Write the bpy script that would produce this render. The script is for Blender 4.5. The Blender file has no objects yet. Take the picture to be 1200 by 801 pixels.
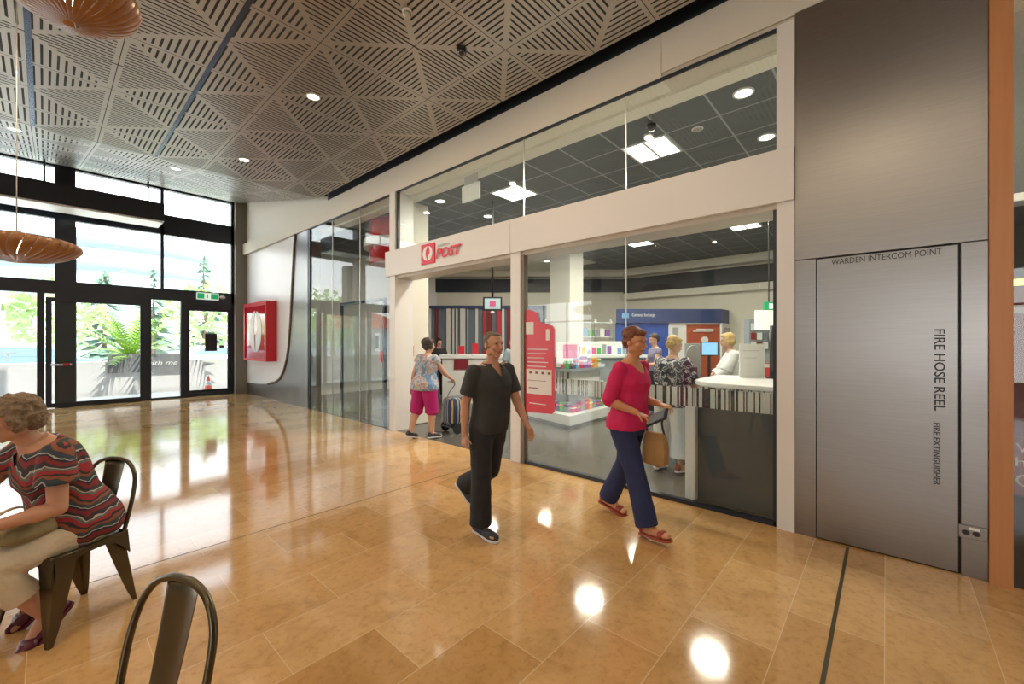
import bpy, bmesh, math, random
from math import sin, cos, pi, radians, sqrt, atan2
from mathutils import Vector, Matrix, noise
random.seed(7)
SC = bpy.context.scene
COL = SC.collection
V = Vector

# ------------------------------------------------------------------ camera
FPX, TH, EYE = 490.0, radians(48.2), 1.6
FW = V((sin(TH), cos(TH), 0)); RT = V((cos(TH), -sin(TH), 0))
cam_d = bpy.data.cameras.new('camera'); cam = bpy.data.objects.new('camera', cam_d); COL.objects.link(cam)
cam_d.sensor_width = 36.0; cam_d.lens = FPX/1200*36; cam_d.clip_start = 0.05; cam_d.clip_end = 400
cam.location = (0, 0, EYE); cam.rotation_euler = (pi/2, 0, -TH)
SC.camera = cam
def W(lat, dep, z=0):            # a spot so far to the right of and in front of the doorway where one stands
    p = RT*lat + FW*dep; return V((p.x, p.y, z))

# ------------------------------------------------------------------ world, exposure
SC.view_settings.view_transform = 'Standard'; SC.view_settings.look = 'None'
SC.view_settings.gamma = 1.0; SC.view_settings.use_curve_mapping = False
SC.view_settings.exposure = 0.0
wd = bpy.data.worlds.new('sky'); SC.world = wd; wd.use_nodes = True
wn = wd.node_tree.nodes; wl = wd.node_tree.links
bg = wn['Background']
geo = wn.new('ShaderNodeTexCoord'); sep = wn.new('ShaderNodeSeparateXYZ'); cr = wn.new('ShaderNodeValToRGB')
wl.new(geo.outputs['Generated'], sep.inputs[0]); wl.new(sep.outputs['Z'], cr.inputs[0]); wl.new(cr.outputs[0], bg.inputs[0])
cr.color_ramp.elements[0].position = 0.0; cr.color_ramp.elements[0].color = (1.0, 0.98, 0.95, 1)
cr.color_ramp.elements[1].position = 0.6; cr.color_ramp.elements[1].color = (0.72, 0.86, 1.0, 1)
bg.inputs[1].default_value = 5.0

def lamp(name, kind, loc, power, color, size=0.1, spot=None, rot=None, blend=0.6):
    d = bpy.data.lights.new(name, kind); d.energy = power; d.color = color
    if kind == 'AREA': d.shape = 'DISK'; d.size = size
    else: d.shadow_soft_size = size
    if kind == 'SPOT': d.spot_size = spot or radians(120); d.spot_blend = blend
    o = bpy.data.objects.new(name, d); COL.objects.link(o); o.location = loc
    if rot: o.rotation_euler = rot
    return o

sd = bpy.data.lights.new('sun', 'SUN'); sd.energy = 12.0; sd.angle = radians(1); sd.color = (1, .96, .88)
sun = bpy.data.objects.new('sun', sd); COL.objects.link(sun); sun.rotation_euler = V((.3, -.27, .91)).to_track_quat('Z', 'Y').to_euler()
# ------------------------------------------------------------------ materials
MATS = {}
def mat(name, color=(.8,.8,.8), rough=0.5, metal=0.0, emit=None, estr=1.0, spec=0.5, coat=0.0, noise_amt=0.0, noise_scale=8.0, bump=0.0, bump_scale=60.0, trans=None):
    m = bpy.data.materials.new(name); m.use_nodes = True
    nt = m.node_tree; N = nt.nodes; L = nt.links; b = N['Principled BSDF']
    b.inputs['Base Color'].default_value = (*color, 1); b.inputs['Roughness'].default_value = rough
    b.inputs['Metallic'].default_value = metal; b.inputs['Specular IOR Level'].default_value = spec
    b.inputs['Coat Weight'].default_value = coat
    if emit: b.inputs['Emission Color'].default_value = (*emit, 1); b.inputs['Emission Strength'].default_value = estr
    if noise_amt or bump:
        tc = N.new('ShaderNodeTexCoord')
    if noise_amt:
        n = N.new('ShaderNodeTexNoise'); n.inputs['Scale'].default_value = noise_scale; n.inputs['Detail'].default_value = 5
        L.new(tc.outputs['Object'], n.inputs['Vector'])
        mx = N.new('ShaderNodeMix'); mx.data_type = 'RGBA'
        mx.inputs['A'].default_value = (*[c*(1-noise_amt) for c in color], 1); mx.inputs['B'].default_value = (*[min(1, c*(1+noise_amt)) for c in color], 1)
        L.new(n.outputs['Fac'], mx.inputs['Factor']); L.new(mx.outputs['Result'], b.inputs['Base Color'])
    if bump:
        n2 = N.new('ShaderNodeTexNoise'); n2.inputs['Scale'].default_value = bump_scale; L.new(tc.outputs['Object'], n2.inputs['Vector'])
        bp = N.new('ShaderNodeBump'); bp.inputs['Strength'].default_value = bump; bp.inputs['Distance'].default_value = 0.01
        L.new(n2.outputs['Fac'], bp.inputs['Height']); L.new(bp.outputs[0], b.inputs['Normal'])
    MATS[name] = m
    return m

class NG:                                   # small node-graph writer
    def __init__(s, name, rough=0.5, metal=0.0):
        s.m = bpy.data.materials.new(name); s.m.use_nodes = True; s.N = s.m.node_tree.nodes; s.L = s.m.node_tree.links
        s.b = s.N['Principled BSDF']; s.b.inputs['Roughness'].default_value = rough; s.b.inputs['Metallic'].default_value = metal
        MATS[name] = s.m
    def put(s, sock, v):
        if isinstance(v, (int, float)): sock.default_value = v
        elif isinstance(v, tuple): sock.default_value = (*v, 1) if (len(v) == 3 and sock.type == 'RGBA') else v
        else: s.L.new(v, sock)
    def math(s, op, a, b=0.0, c=0.0):
        n = s.N.new('ShaderNodeMath'); n.operation = op; s.put(n.inputs[0], a); s.put(n.inputs[1], b); s.put(n.inputs[2], c); return n.outputs[0]
    def mix(s, f, a, b):
        n = s.N.new('ShaderNodeMix'); n.data_type = 'RGBA'; s.put(n.inputs['Factor'], f); s.put(n.inputs['A'], a); s.put(n.inputs['B'], b); return n.outputs['Result']
    def pos(s, kind='Object'):
        if kind == 'World': n = s.N.new('ShaderNodeNewGeometry'); o = n.outputs['Position']
        else: n = s.N.new('ShaderNodeTexCoord'); o = n.outputs[kind]
        return o
    def xyz(s, v):
        n = s.N.new('ShaderNodeSeparateXYZ'); s.L.new(v, n.inputs[0]); return n.outputs[0], n.outputs[1], n.outputs[2]
    def comb(s, x, y, z):
        n = s.N.new('ShaderNodeCombineXYZ'); s.put(n.inputs[0], x); s.put(n.inputs[1], y); s.put(n.inputs[2], z); return n.outputs[0]
    def noise(s, v, scale, detail=3, rough=0.5, dist=0.0):
        n = s.N.new('ShaderNodeTexNoise'); s.L.new(v, n.inputs['Vector']); n.inputs['Scale'].default_value = scale; n.inputs['Detail'].default_value = detail
        n.inputs['Roughness'].default_value = rough; n.inputs['Distortion'].default_value = dist; return n.outputs['Fac']
    def ramp(s, f, stops, const=False):
        n = s.N.new('ShaderNodeValToRGB'); s.put(n.inputs[0], f); cr = n.color_ramp
        if const: cr.interpolation = 'CONSTANT'
        while len(cr.elements) < len(stops): cr.elements.new(0.5)
        for e, (p, c) in zip(cr.elements, stops): e.position = p; e.color = (*c, 1)
        return n.outputs[0]
    def bump(s, h, strength=0.3, dist=0.01):
        n = s.N.new('ShaderNodeBump'); n.inputs['Strength'].default_value = strength; n.inputs['Distance'].default_value = dist
        s.put(n.inputs['Height'], h); s.L.new(n.outputs[0], s.b.inputs['Normal'])
    def color(s, c): s.put(s.b.inputs['Base Color'], c)

def glass_mat(name, tint=(0.92, 0.96, 0.95), boost=1.0, rough=0.0):
    g = NG(name); N, L = g.N, g.L; N.remove(g.b)
    geo = N.new('ShaderNodeNewGeometry'); dp = N.new('ShaderNodeVectorMath'); dp.operation = 'DOT_PRODUCT'
    L.new(geo.outputs['Normal'], dp.inputs[0]); L.new(geo.outputs['Incoming'], dp.inputs[1])
    c = g.math('ABSOLUTE', dp.outputs['Value']); f = g.math('POWER', g.math('SUBTRACT', 1.0, c), 5.0)
    f = g.math('MULTIPLY', g.math('MULTIPLY_ADD', f, 0.96, 0.04), boost)
    tr = N.new('ShaderNodeBsdfTransparent'); tr.inputs[0].default_value = (*tint, 1)
    gl = N.new('ShaderNodeBsdfGlossy'); gl.inputs['Roughness'].default_value = rough
    ms = N.new('ShaderNodeMixShader'); L.new(f, ms.inputs[0]); L.new(tr.outputs[0], ms.inputs[1]); L.new(gl.outputs[0], ms.inputs[2])
    L.new(ms.outputs[0], N['Material Output'].inputs[0])
    return g.m
glass_mat('shop_glass', (0.95, 0.975, 0.965), 1.05); glass_mat('door_glass', (0.95, 0.97, 0.97))

mat('white_panel', (.74,.72,.69), .35, spec=.5); mat('cream_paint', (.70,.66,.56), .6); mat('wall_white', (.80,.79,.77), .3, spec=.5)
mat('white_plastic', (.80,.80,.78), .4); mat('beige_trim', (.55,.50,.42), .4); mat('off_white', (.72,.70,.63), .6)
mat('dark_frame', (.010,.018,.032), .35, spec=.6); mat('gutter_dark', (.012,.02,.032), .5); mat('black', (.012,.012,.012), .5)
mat('pier_grey', (.20,.195,.16), .5); mat('chrome', (.7,.7,.7), .15, 1.0); mat('brown_edge', (.16,.12,.085), .4, .3)
mat('red', (.62,.015,.03), .35); mat('red_sign', (.70,.02,.05), .3); mat('dark_red', (.22,.012,.02), .45); mat('red_gloss', (.55,.01,.03), .15, coat=.5)
mat('ink', (.02,.02,.025), .5); mat('sign_grey', (.45,.43,.45), .4); mat('grey_paint', (.33,.34,.35), .6); mat('slate', (.15,.185,.225), .6)
mat('counter_dark', (.08,.09,.10), .3, noise_amt=.15, noise_scale=2); mat('blue', (.03,.08,.36), .45); mat('navy', (.035,.055,.16), .5)
mat('navy_band', (.012,.018,.03), .5); mat('orange_poster', (.42,.09,.04), .5); mat('glow_white', (.9,.9,.9), emit=(1,.97,.88), estr=6.0); mat('glow_warm', (.9,.8,.6), emit=(1,.72,.35), estr=14.0)
mat('glow_dl', (.9,.9,.9), emit=(1,.95,.85), estr=9.0); mat('glow_strip', (.8,.9,.3), emit=(.75,.85,.15), estr=2.0); mat('glow_sign', (.9,.85,.75), emit=(1,.86,.68), estr=.75)
mat('exit_green', (.01,.25,.08), .5, emit=(.02,.5,.2), estr=.5); mat('exit_white', (.9,.95,.9), .5, emit=(.8,1,.85), estr=.6)
mat('screen', (.2,.4,.6), .2, emit=(.25,.55,.8), estr=.9); mat('screen_grey', (.3,.4,.4), .2, emit=(.35,.5,.5), estr=.6); mat('lens_dark', (.01,.012,.02), .1, coat=1)
mat('metal_grey', (.32,.32,.31), .35, .8); mat('shade_wood_bulb', (.9,.9,.8), emit=(1,.85,.5), estr=12.0); mat('aluminium', (.6,.6,.58), .3, .9)
mat('pole_dark', (.03,.03,.035), .4); mat('monitor_grey', (.33,.34,.33), .5); mat('shelf_white', (.72,.74,.72), .4); mat('shelf_grey', (.28,.32,.34), .4)
mat('skin_tan', (.50,.25,.15), .5, noise_amt=.12, noise_scale=30); mat('skin', (.58,.33,.23), .5, noise_amt=.1, noise_scale=30); mat('skin_warm', (.55,.25,.12), .5, noise_amt=.1, noise_scale=30)
mat('hair_dark', (.05,.035,.025), .6, noise_amt=.6, noise_scale=90, bump=.8, bump_scale=150); mat('hair_grey', (.14,.10,.07), .6, noise_amt=.7, noise_scale=80, bump=.8, bump_scale=120)
mat('hair_auburn', (.17,.05,.02), .5, noise_amt=.5, noise_scale=80, bump=.8, bump_scale=120); mat('hair_blond', (.52,.36,.14), .5, noise_amt=.45, noise_scale=60, bump=.8, bump_scale=120)
mat('hair_sandy', (.20,.135,.08), .6, noise_amt=.75, noise_scale=45, bump=1.0, bump_scale=70)
mat('cloth_black', (.016,.016,.018), .8, noise_amt=.3, noise_scale=15, bump=.4, bump_scale=40); mat('cloth_shirt_dark', (.028,.030,.030), .75, noise_amt=.3, noise_scale=8, bump=.4, bump_scale=40)
mat('cloth_magenta', (.60,.008,.10), .7, noise_amt=.15, noise_scale=6, bump=.3, bump_scale=30); mat('cloth_navy', (.016,.024,.085), .8, noise_amt=.25, noise_scale=8, bump=.4, bump_scale=40)
mat('cloth_berry', (.42,.006,.16), .75, noise_amt=.2, noise_scale=8); mat('cloth_cream', (.60,.50,.35), .85, noise_amt=.12, noise_scale=12, bump=.5, bump_scale=25); mat('cloth_white', (.72,.73,.72), .85, noise_amt=.08, bump=.3, bump_scale=30)
mat('cloth_purple', (.20,.19,.30), .8); mat('cloth_greyblue', (.30,.36,.40), .8); mat('eye_dark', (.02,.015,.012), .2); mat('lip', (.42,.13,.10), .5); mat('sneaker_dark', (.03,.035,.05), .6); mat('sole_white', (.70,.70,.70), .6)
mat('leather_red', (.32,.05,.03), .5); mat('leather_wine', (.10,.01,.025), .35); mat('bag_tan', (.42,.24,.09), .6, noise_amt=.2, noise_scale=10); mat('bag_khaki', (.24,.19,.09), .7, noise_amt=.7, noise_scale=16, bump=.5, bump_scale=30); mat('bag_navy', (.02,.03,.08), .7)
mat('yellow', (.70,.42,.05), .6); mat('pink', (.66,.10,.28), .5); mat('green', (.10,.35,.08), .6); mat('paper', (.75,.75,.72), .6); mat('sky_blue', (.15,.35,.60), .5); mat('orange', (.75,.22,.03), .5); mat('purple', (.28,.12,.40), .5)
mat('ext_ground', (.80,.78,.74), .8, noise_amt=.05); mat('planter', (.62,.60,.58), .7); mat('sign_plate', (.20,.20,.20), .6); mat('leaf', (.38,.50,.22), .6, noise_amt=.4, noise_scale=3); mat('leaf_dark', (.12,.20,.14), .7, noise_amt=.4, noise_scale=3)
mat('leaf_bright', (.26,.42,.05), .5, noise_amt=.3, noise_scale=3); mat('ext_wall', (.42,.46,.50), .7); mat('ext_window', (.16,.22,.25), .2); mat('cone', (.85,.12,.05), .5); mat('car_white', (.75,.77,.8), .2, coat=.6); mat('car_blue', (.15,.22,.45), .2, coat=.6); mat('tyre', (.02,.02,.02), .8)
mat('bark', (.14,.10,.07), .8); mat('fence', (.25,.27,.28), .5); mat('ext_pillar', (.10,.095,.07), .4); mat('roof_red', (.45,.10,.06), .7)
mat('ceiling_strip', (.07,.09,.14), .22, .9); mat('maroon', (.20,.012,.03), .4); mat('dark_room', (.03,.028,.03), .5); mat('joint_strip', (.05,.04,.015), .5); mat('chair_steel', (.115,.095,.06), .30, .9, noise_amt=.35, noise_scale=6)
mat('sprinkler', (.5,.48,.42), .3, .8); mat('troffer_frame', (.75,.75,.72), .4); mat('rubber', (.015,.015,.015), .7)

def floor_material():
    g = NG('limestone', .07); v = g.pos('World'); x, y, z = g.xyz(v)
    br = g.N.new('ShaderNodeTexBrick'); br.offset = 0.5; br.inputs['Scale'].default_value = 1.0
    br.inputs['Brick Width'].default_value = 0.86; br.inputs['Row Height'].default_value = 0.425; br.inputs['Mortar Size'].default_value = 0.0022
    br.inputs['Mortar Smooth'].default_value = 0.2; br.inputs['Bias'].default_value = 0.0
    br.inputs['Color1'].default_value = (0, 0, 0, 1); br.inputs['Color2'].default_value = (1, 1, 1, 1); br.inputs['Mortar'].default_value = (.5, .5, .5, 1)
    g.put(br.inputs['Vector'], g.comb(g.math('ADD', x, 0.06), g.math('ADD', y, -0.005), 0.0))
    t = g.ramp(br.outputs['Color'], [(0, (.50,.285,.105)), (.35, (.60,.36,.15)), (.7, (.66,.42,.195)), (1, (.56,.32,.12))])
    n1 = g.noise(v, 5.0, 6, .6, .6); n2 = g.noise(v, 22.0, 6, .7)
    veins = g.ramp(n1, [(.32, (.84,.82,.78)), (.52, (1,1,1)), (.7, (1.0,1.0,1.0))])
    sp = g.ramp(n2, [(.30, (.80,.75,.66)), (.50, (1,1,1))])
    def mul(a, b):
        n = g.N.new('ShaderNodeMix'); n.data_type = 'RGBA'; n.blend_type = 'MULTIPLY'; n.inputs['Factor'].default_value = 1
        g.put(n.inputs['A'], a); g.put(n.inputs['B'], b); return n.outputs['Result']
    c = mul(mul(t, veins), sp)
    c = g.mix(br.outputs['Fac'], c, (.70,.52,.33))
    g.color(c); g.put(g.b.inputs['Roughness'], g.math('MULTIPLY_ADD', n1, .06, .055)); g.b.inputs['Specular IOR Level'].default_value = .75
    g.bump(g.noise(v, 1.3, 2), .05, .02)
floor_material()

def ceiling_material():
    g = NG('perforated_metal', .38, .75); x, y, z = g.xyz(g.pos('World'))
    P = 0.692
    def tri(c, o): return g.math('MULTIPLY', g.math('ABSOLUTE', g.math('SUBTRACT', g.math('FRACT', g.math('DIVIDE', g.math('ADD', c, o), 2*P)), 0.5)), 2*P)
    # distance to the nearest line the slots start from, 0..P
    a = g.math('SUBTRACT', P, tri(x, -4.02 + 20*P)); b = g.math('SUBTRACT', P, tri(y, -3.762 + 20*P))
    mn = g.math('MINIMUM', a, b); mx_ = g.math('MAXIMUM', a, b)
    s = P/11.0
    fr = g.math('FRACT', g.math('DIVIDE', g.math('SUBTRACT', mn, 0.018), s))
    slot = g.math('LESS_THAN', g.math('ABSOLUTE', g.math('SUBTRACT', fr, 0.5)), 0.17)
    diag = g.math('GREATER_THAN', g.math('SUBTRACT', mx_, mn), 0.045)
    edge = g.math('MULTIPLY', g.math('GREATER_THAN', mn, 0.03), g.math('LESS_THAN', mx_, P-0.045))
    slot = g.math('MULTIPLY', g.math('MULTIPLY', slot, diag), edge)
    da = g.math('MINIMUM', a, g.math('SUBTRACT', P, a)); db = g.math('MINIMUM', b, g.math('SUBTRACT', P, b))
    joint = g.math('LESS_THAN', g.math('MINIMUM', da, db), 0.004)
    # every fourth joint across is a wide dark gap
    bigy = g.math('ABSOLUTE', g.math('SUBTRACT', g.math('FRACT', g.math('DIVIDE', g.math('ADD', y, -3.762 + 2*P + 20*4*P), 4*P)), 0.5))
    big = g.math('LESS_THAN', bigy, 0.010/(4*P))
    dark = g.math('MAXIMUM', g.math('MAXIMUM', slot, joint), big)
    g.color(g.mix(dark, (.44,.395,.345), (.015,.013,.012))); g.put(g.b.inputs['Metallic'], g.math('MULTIPLY', g.math('SUBTRACT', 1.0, dark), .65))
    g.put(g.b.inputs['Roughness'], g.math('MULTIPLY_ADD', dark, .4, .36)); g.bump(g.math('SUBTRACT', 1.0, dark), .4, .01)
ceiling_material()

def tile_ceiling_material():
    g = NG('ceiling_tile', .8); x, y, z = g.xyz(g.pos('World')); T = .645
    def d(c, o): return g.math('SUBTRACT', 0.5, g.math('ABSOLUTE', g.math('SUBTRACT', g.math('FRACT', g.math('DIVIDE', g.math('ADD', c, o), T)), 0.5)))
    j = g.math('LESS_THAN', g.math('MINIMUM', d(x, -4.73+T*20), d(y, -1.48+T*20)), .018)
    n = g.noise(g.pos('World'), 40, 2)
    g.color(g.mix(j, g.mix(n, (.10,.115,.12), (.14,.155,.16)), (.34,.36,.36)))
tile_ceiling_material()

def steel_material():
    g = NG('brushed_steel', .30, 1.0); v = g.pos('World'); x, y, z = g.xyz(v)
    n = g.noise(g.comb(g.math('MULTIPLY', x, 3.0), g.math('MULTIPLY', y, 3.0), g.math('MULTIPLY', z, 260.0)), 1.0, 3, .6)
    n2 = g.noise(v, .8, 2)
    g.color(g.mix(n, (.27,.262,.255), (.36,.35,.335))); g.put(g.b.inputs['Roughness'], g.math('MULTIPLY_ADD', n2, .15, .27))
    g.b.inputs['Anisotropic'].default_value = .6
steel_material()

def wood_material(name, c1, c2, sx=25.0, sz=1.2, rough=.45):
    g = NG(name, rough); x, y, z = g.xyz(g.pos('Object'))
    n = g.noise(g.comb(g.math('MULTIPLY', x, sx), g.math('MULTIPLY', y, sx), g.math('MULTIPLY', z, sz)), 1.0, 5, .6, .4)
    g.color(g.mix(n, c1, c2))
wood_material('timber', (.42,.17,.06), (.58,.27,.11)); wood_material('veneer', (.20,.075,.02), (.36,.15,.04), 8, 8, .35)

def barcode_material(name, alpha):
    g = NG(name, .4); x, y, z = g.xyz(g.pos('World'))
    n = g.N.new('ShaderNodeTexWhiteNoise'); n.noise_dimensions = '1D'; g.put(n.inputs['W'], g.math('FLOOR', g.math('MULTIPLY', y, 95.0)))
    k = g.math('LESS_THAN', n.outputs['Value'], .36)
    g.color(g.mix(k, (.72,.74,.72), (.06,.065,.07)))
    g.b.inputs['Alpha'].default_value = alpha
barcode_material('barcode', 1.0); barcode_material('barcode_film', .72)

def carpet():
    g = NG('shop_floor_grey', .25); v = g.pos('World')
    g.color(g.mix(g.noise(v, 3, 4), (.085,.08,.07), (.125,.12,.105)))
carpet()
def pattern_material(name, stops, scale, kind='voronoi', rough=.8, vec=(1,1,1)):
    g = NG(name, rough); x, y, z = g.xyz(g.pos('Object')); v = g.comb(g.math('MULTIPLY', x, vec[0]), g.math('MULTIPLY', y, vec[1]), g.math('MULTIPLY', z, vec[2]))
    if kind == 'voronoi':
        n = g.N.new('ShaderNodeTexVoronoi'); g.L.new(v, n.inputs['Vector']); n.inputs['Scale'].default_value = scale
        s_ = g.N.new('ShaderNodeSeparateColor'); g.L.new(n.outputs['Color'], s_.inputs[0]); f = s_.outputs[0]
    else: f = g.noise(v, scale, 2, .5, 1.0)
    g.color(g.ramp(f, stops, True)); return g
pattern_material('cloth_floral', [(0, (.36,.44,.54)), (.3, (.16,.28,.46)), (.44, (.48,.52,.56)), (.52, (.48,.18,.22)), (.56, (.42,.42,.26)), (.62, (.30,.42,.55))], 9, 'noise')
pattern_material('cloth_leafy', [(0, (.03,.035,.06)), (.49, (.55,.55,.56)), (.56, (.06,.07,.10))], 14, 'noise')
def stripes():
    g = NG('cloth_aztec', .8); v = g.pos('Object'); x, y, z = g.xyz(v)
    zz = g.math('MULTIPLY_ADD', g.math('PINGPONG', g.math('ADD', g.math('MULTIPLY', y, 1.0), x), .16), .40, z)
    n = g.noise(v, 6, 3)
    zz = g.math('MULTIPLY_ADD', n, .13, zz)
    f = g.math('FRACT', g.math('DIVIDE', zz, .15))
    c = g.ramp(f, [(0, (.20,.018,.02)), (.16, (.02,.018,.03)), (.24, (.40,.38,.33)), (.28, (.03,.05,.06)), (.42, (.24,.07,.03)), (.52, (.02,.02,.02)), (.6, (.30,.02,.025)), (.76, (.10,.12,.10)), (.84, (.42,.38,.32)), (.88, (.03,.025,.03))], True)
    g.color(c)
stripes()
def bagstripe():
    g = NG('bag_striped', .7); x, y, z = g.xyz(g.pos('Object'))
    f = g.math('FRACT', g.math('DIVIDE', g.math('ADD', x, y), .15))
    g.color(g.ramp(f, [(0, (.02,.035,.09)), (.45, (.30,.36,.40)), (.6, (.02,.035,.09)), (.78, (.6,.42,.10)), (.88, (.02,.035,.09))], True))
bagstripe()
def M(n): return MATS[n]

# ------------------------------------------------------------------ mesh helpers
ABS = {}
class MB:
    def __init__(s): s.v = []; s.f = []
    def add(s, vs, fs):
        o = len(s.v); s.v += [V(p) for p in vs]; s.f += [tuple(o+i for i in f) for f in fs]; return s
    def box(s, x0, x1, y0, y1, z0, z1):
        return s.add([(x0,y0,z0),(x1,y0,z0),(x1,y1,z0),(x0,y1,z0),(x0,y0,z1),(x1,y0,z1),(x1,y1,z1),(x0,y1,z1)],
                     [(0,3,2,1),(4,5,6,7),(0,1,5,4),(1,2,6,5),(2,3,7,6),(3,0,4,7)])
    def obox(s, c, ax, ay, z0, z1):     # oriented box: centre (x,y), half-axis vectors
        ax = V((*ax[:2], 0)); ay = V((*ay[:2], 0)); c = V((c[0], c[1], 0)); U = V((0,0,1))
        p = [c-ax-ay, c+ax-ay, c+ax+ay, c-ax+ay]
        return s.add([q+U*z0 for q in p]+[q+U*z1 for q in p], [(0,3,2,1),(4,5,6,7),(0,1,5,4),(1,2,6,5),(2,3,7,6),(3,0,4,7)])
    def loft(s, rings, cap=True, closed=False):
        n = len(rings[0]); vs = [p for r in rings for p in r]; fs = []
        m = len(rings)
        for i in range(m if closed else m-1):
            a, b = i*n, ((i+1) % m)*n
            for j in range(n): fs.append((a+j, a+(j+1) % n, b+(j+1) % n, b+j))
        if cap and not closed: fs.append(tuple(reversed(range(n)))); fs.append(tuple((m-1)*n+j for j in range(n)))
        return s.add(vs, fs)
    def tube(s, pts, r, n=10, closed=False, flat=None):
        pts = [V(p) for p in pts]; rs = r if isinstance(r, (list, tuple)) else [r]*len(pts); rings = []; prev = None
        for i, p in enumerate(pts):
            t = (pts[(i+1) % len(pts)] if (closed or i < len(pts)-1) else p) - (pts[i-1] if (closed or i > 0) else p)
            t.normalize()
            if prev is None:
                u = t.cross(V((0,0,1)));
                if u.length < .1: u = t.cross(V((0,1,0)))
            else: u = prev - t*prev.dot(t)
            u.normalize(); prev = u; w = t.cross(u)
            rings.append([p + (u*cos(2*pi*k/n) + w*sin(2*pi*k/n)*(flat or 1))*rs[i] for k in range(n)])
        return s.loft(rings, closed=closed)
    def cap(s, p0, r0, p1, r1, n=14):   # tapered capsule (closed)
        p0, p1 = V(p0), V(p1); t = p1-p0; L = t.length
        if L < 1e-6: return s.ell(p0, (r0, r0, r0))
        t /= L; u = t.cross(V((0,0,1)));
        if u.length < .1: u = t.cross(V((0,1,0)))
        u.normalize(); w = t.cross(u); rings = []
        for k in range(4):
            a = -pi/2*(1-k/4)+.001; rings.append([p0 + t*sin(a)*r0 + (u*cos(2*pi*j/n)+w*sin(2*pi*j/n))*max(cos(a), .04)*r0 for j in range(n)])
        for k in range(5):
            a = pi/2*k/4-.001; rings.append([p1 + t*sin(a)*r1 + (u*cos(2*pi*j/n)+w*sin(2*pi*j/n))*max(cos(a), .04)*r1 for j in range(n)])
        return s.loft(rings)
    def ell(s, c, r, R=None, n=16, m=10):
        c = V(c); rings = []
        for i in range(m+1):
            a = -pi/2+pi*i/m; q = max(cos(a), .02)
            ring = [V((cos(2*pi*j/n)*q*r[0], sin(2*pi*j/n)*q*r[1], sin(a)*r[2])) for j in range(n)]
            rings.append([c + (R @ p if R else p) for p in ring])
        return s.loft(rings)
    def cyl(s, c, r, z0, z1, n=24, r1=None):
        r1 = r if r1 is None else r1
        return s.loft([[V((c[0]+r*cos(2*pi*k/n), c[1]+r*sin(2*pi*k/n), z0)) for k in range(n)], [V((c[0]+r1*cos(2*pi*k/n), c[1]+r1*sin(2*pi*k/n), z1)) for k in range(n)]])
    def lathe(s, c, prof, n=32, cap=True):
        return s.loft([[V((c[0]+r*cos(2*pi*k/n), c[1]+r*sin(2*pi*k/n), z)) for k in range(n)] for r, z in prof], cap=cap)
    def prism(s, poly, off):            # polygon of 3-D points, extruded by vector off
        poly = [V(p) for p in poly]; off = V(off); n = len(poly)
        return s.add(poly+[p+off for p in poly], [tuple(range(n)), tuple(reversed(range(n, 2*n)))]+[(i, i+n, (i+1) % n+n, (i+1) % n) for i in range(n)])
    def xf(s, Mx): s.v = [Mx @ p for p in s.v]; return s
    def join(s, o): return s.add(o.v, o.f)
    def mesh(s, name, origin=V((0,0,0)), smooth=False):
        me = bpy.data.meshes.new(name); me.from_pydata([p-origin for p in s.v], [], s.f)
        bm = bmesh.new(); bm.from_mesh(me); bmesh.ops.recalc_face_normals(bm, faces=bm.faces); bm.to_mesh(me); bm.free()
        if smooth:
            for p in me.polygons: p.use_smooth = True
        return me
    def build(s, name, m, parent=None, smooth=False, bevel=0.0, local=False, sub=0):
        if parent is not None: org = V((0,0,0)) if local else V(ABS.get(parent.name, (0,0,0)))
        else:
            xs = [p.x for p in s.v]; ys = [p.y for p in s.v]; zs = [p.z for p in s.v]; org = V(((min(xs)+max(xs))/2, (min(ys)+max(ys))/2, min(zs)))
        me = s.mesh(name, org, smooth); o = bpy.data.objects.new(name, me); COL.objects.link(o)
        me.materials.append(M(m) if isinstance(m, str) else m)
        if parent is not None: o.parent = parent; ABS[o.name] = tuple(org)
        else: o.location = org; ABS[o.name] = tuple(org)
        if bevel:
            b = o.modifiers.new('bevel', 'BEVEL'); b.width = bevel; b.segments = 2; b.limit_method = 'ANGLE'; b.angle_limit = radians(40)
        if sub:
            b = o.modifiers.new('sub', 'SUBSURF'); b.levels = sub; b.render_levels = sub
        return o

def tag(o, label, cat, group=None):
    o['label'] = label; o['category'] = cat
    if group: o['group'] = group
    return o
def struct(o): o['kind'] = 'structure'; return o
def thing(name, label, cat, loc, rotz=0, group=None):
    o = bpy.data.objects.new(name, None); COL.objects.link(o); o.location = loc; o.rotation_euler = (0,0,rotz); o.empty_display_size = .1
    ABS[o.name] = tuple(loc); return tag(o, label, cat, group)
def dup(root, loc, rotz=0, label=None):
    def cp(o, par):
        c = o.copy(); COL.objects.link(c); c.parent = par
        for ch in [k for k in o.children]: cp(ch, c)
        return c
    r = cp(root, None); r.location = loc; r.rotation_euler = (0,0,rotz)
    if label: r['label'] = label
    return r
def bx(name, m, b, parent=None, bevel=0.0): return MB().box(*b).build(name, m, parent, bevel=bevel)

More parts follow.
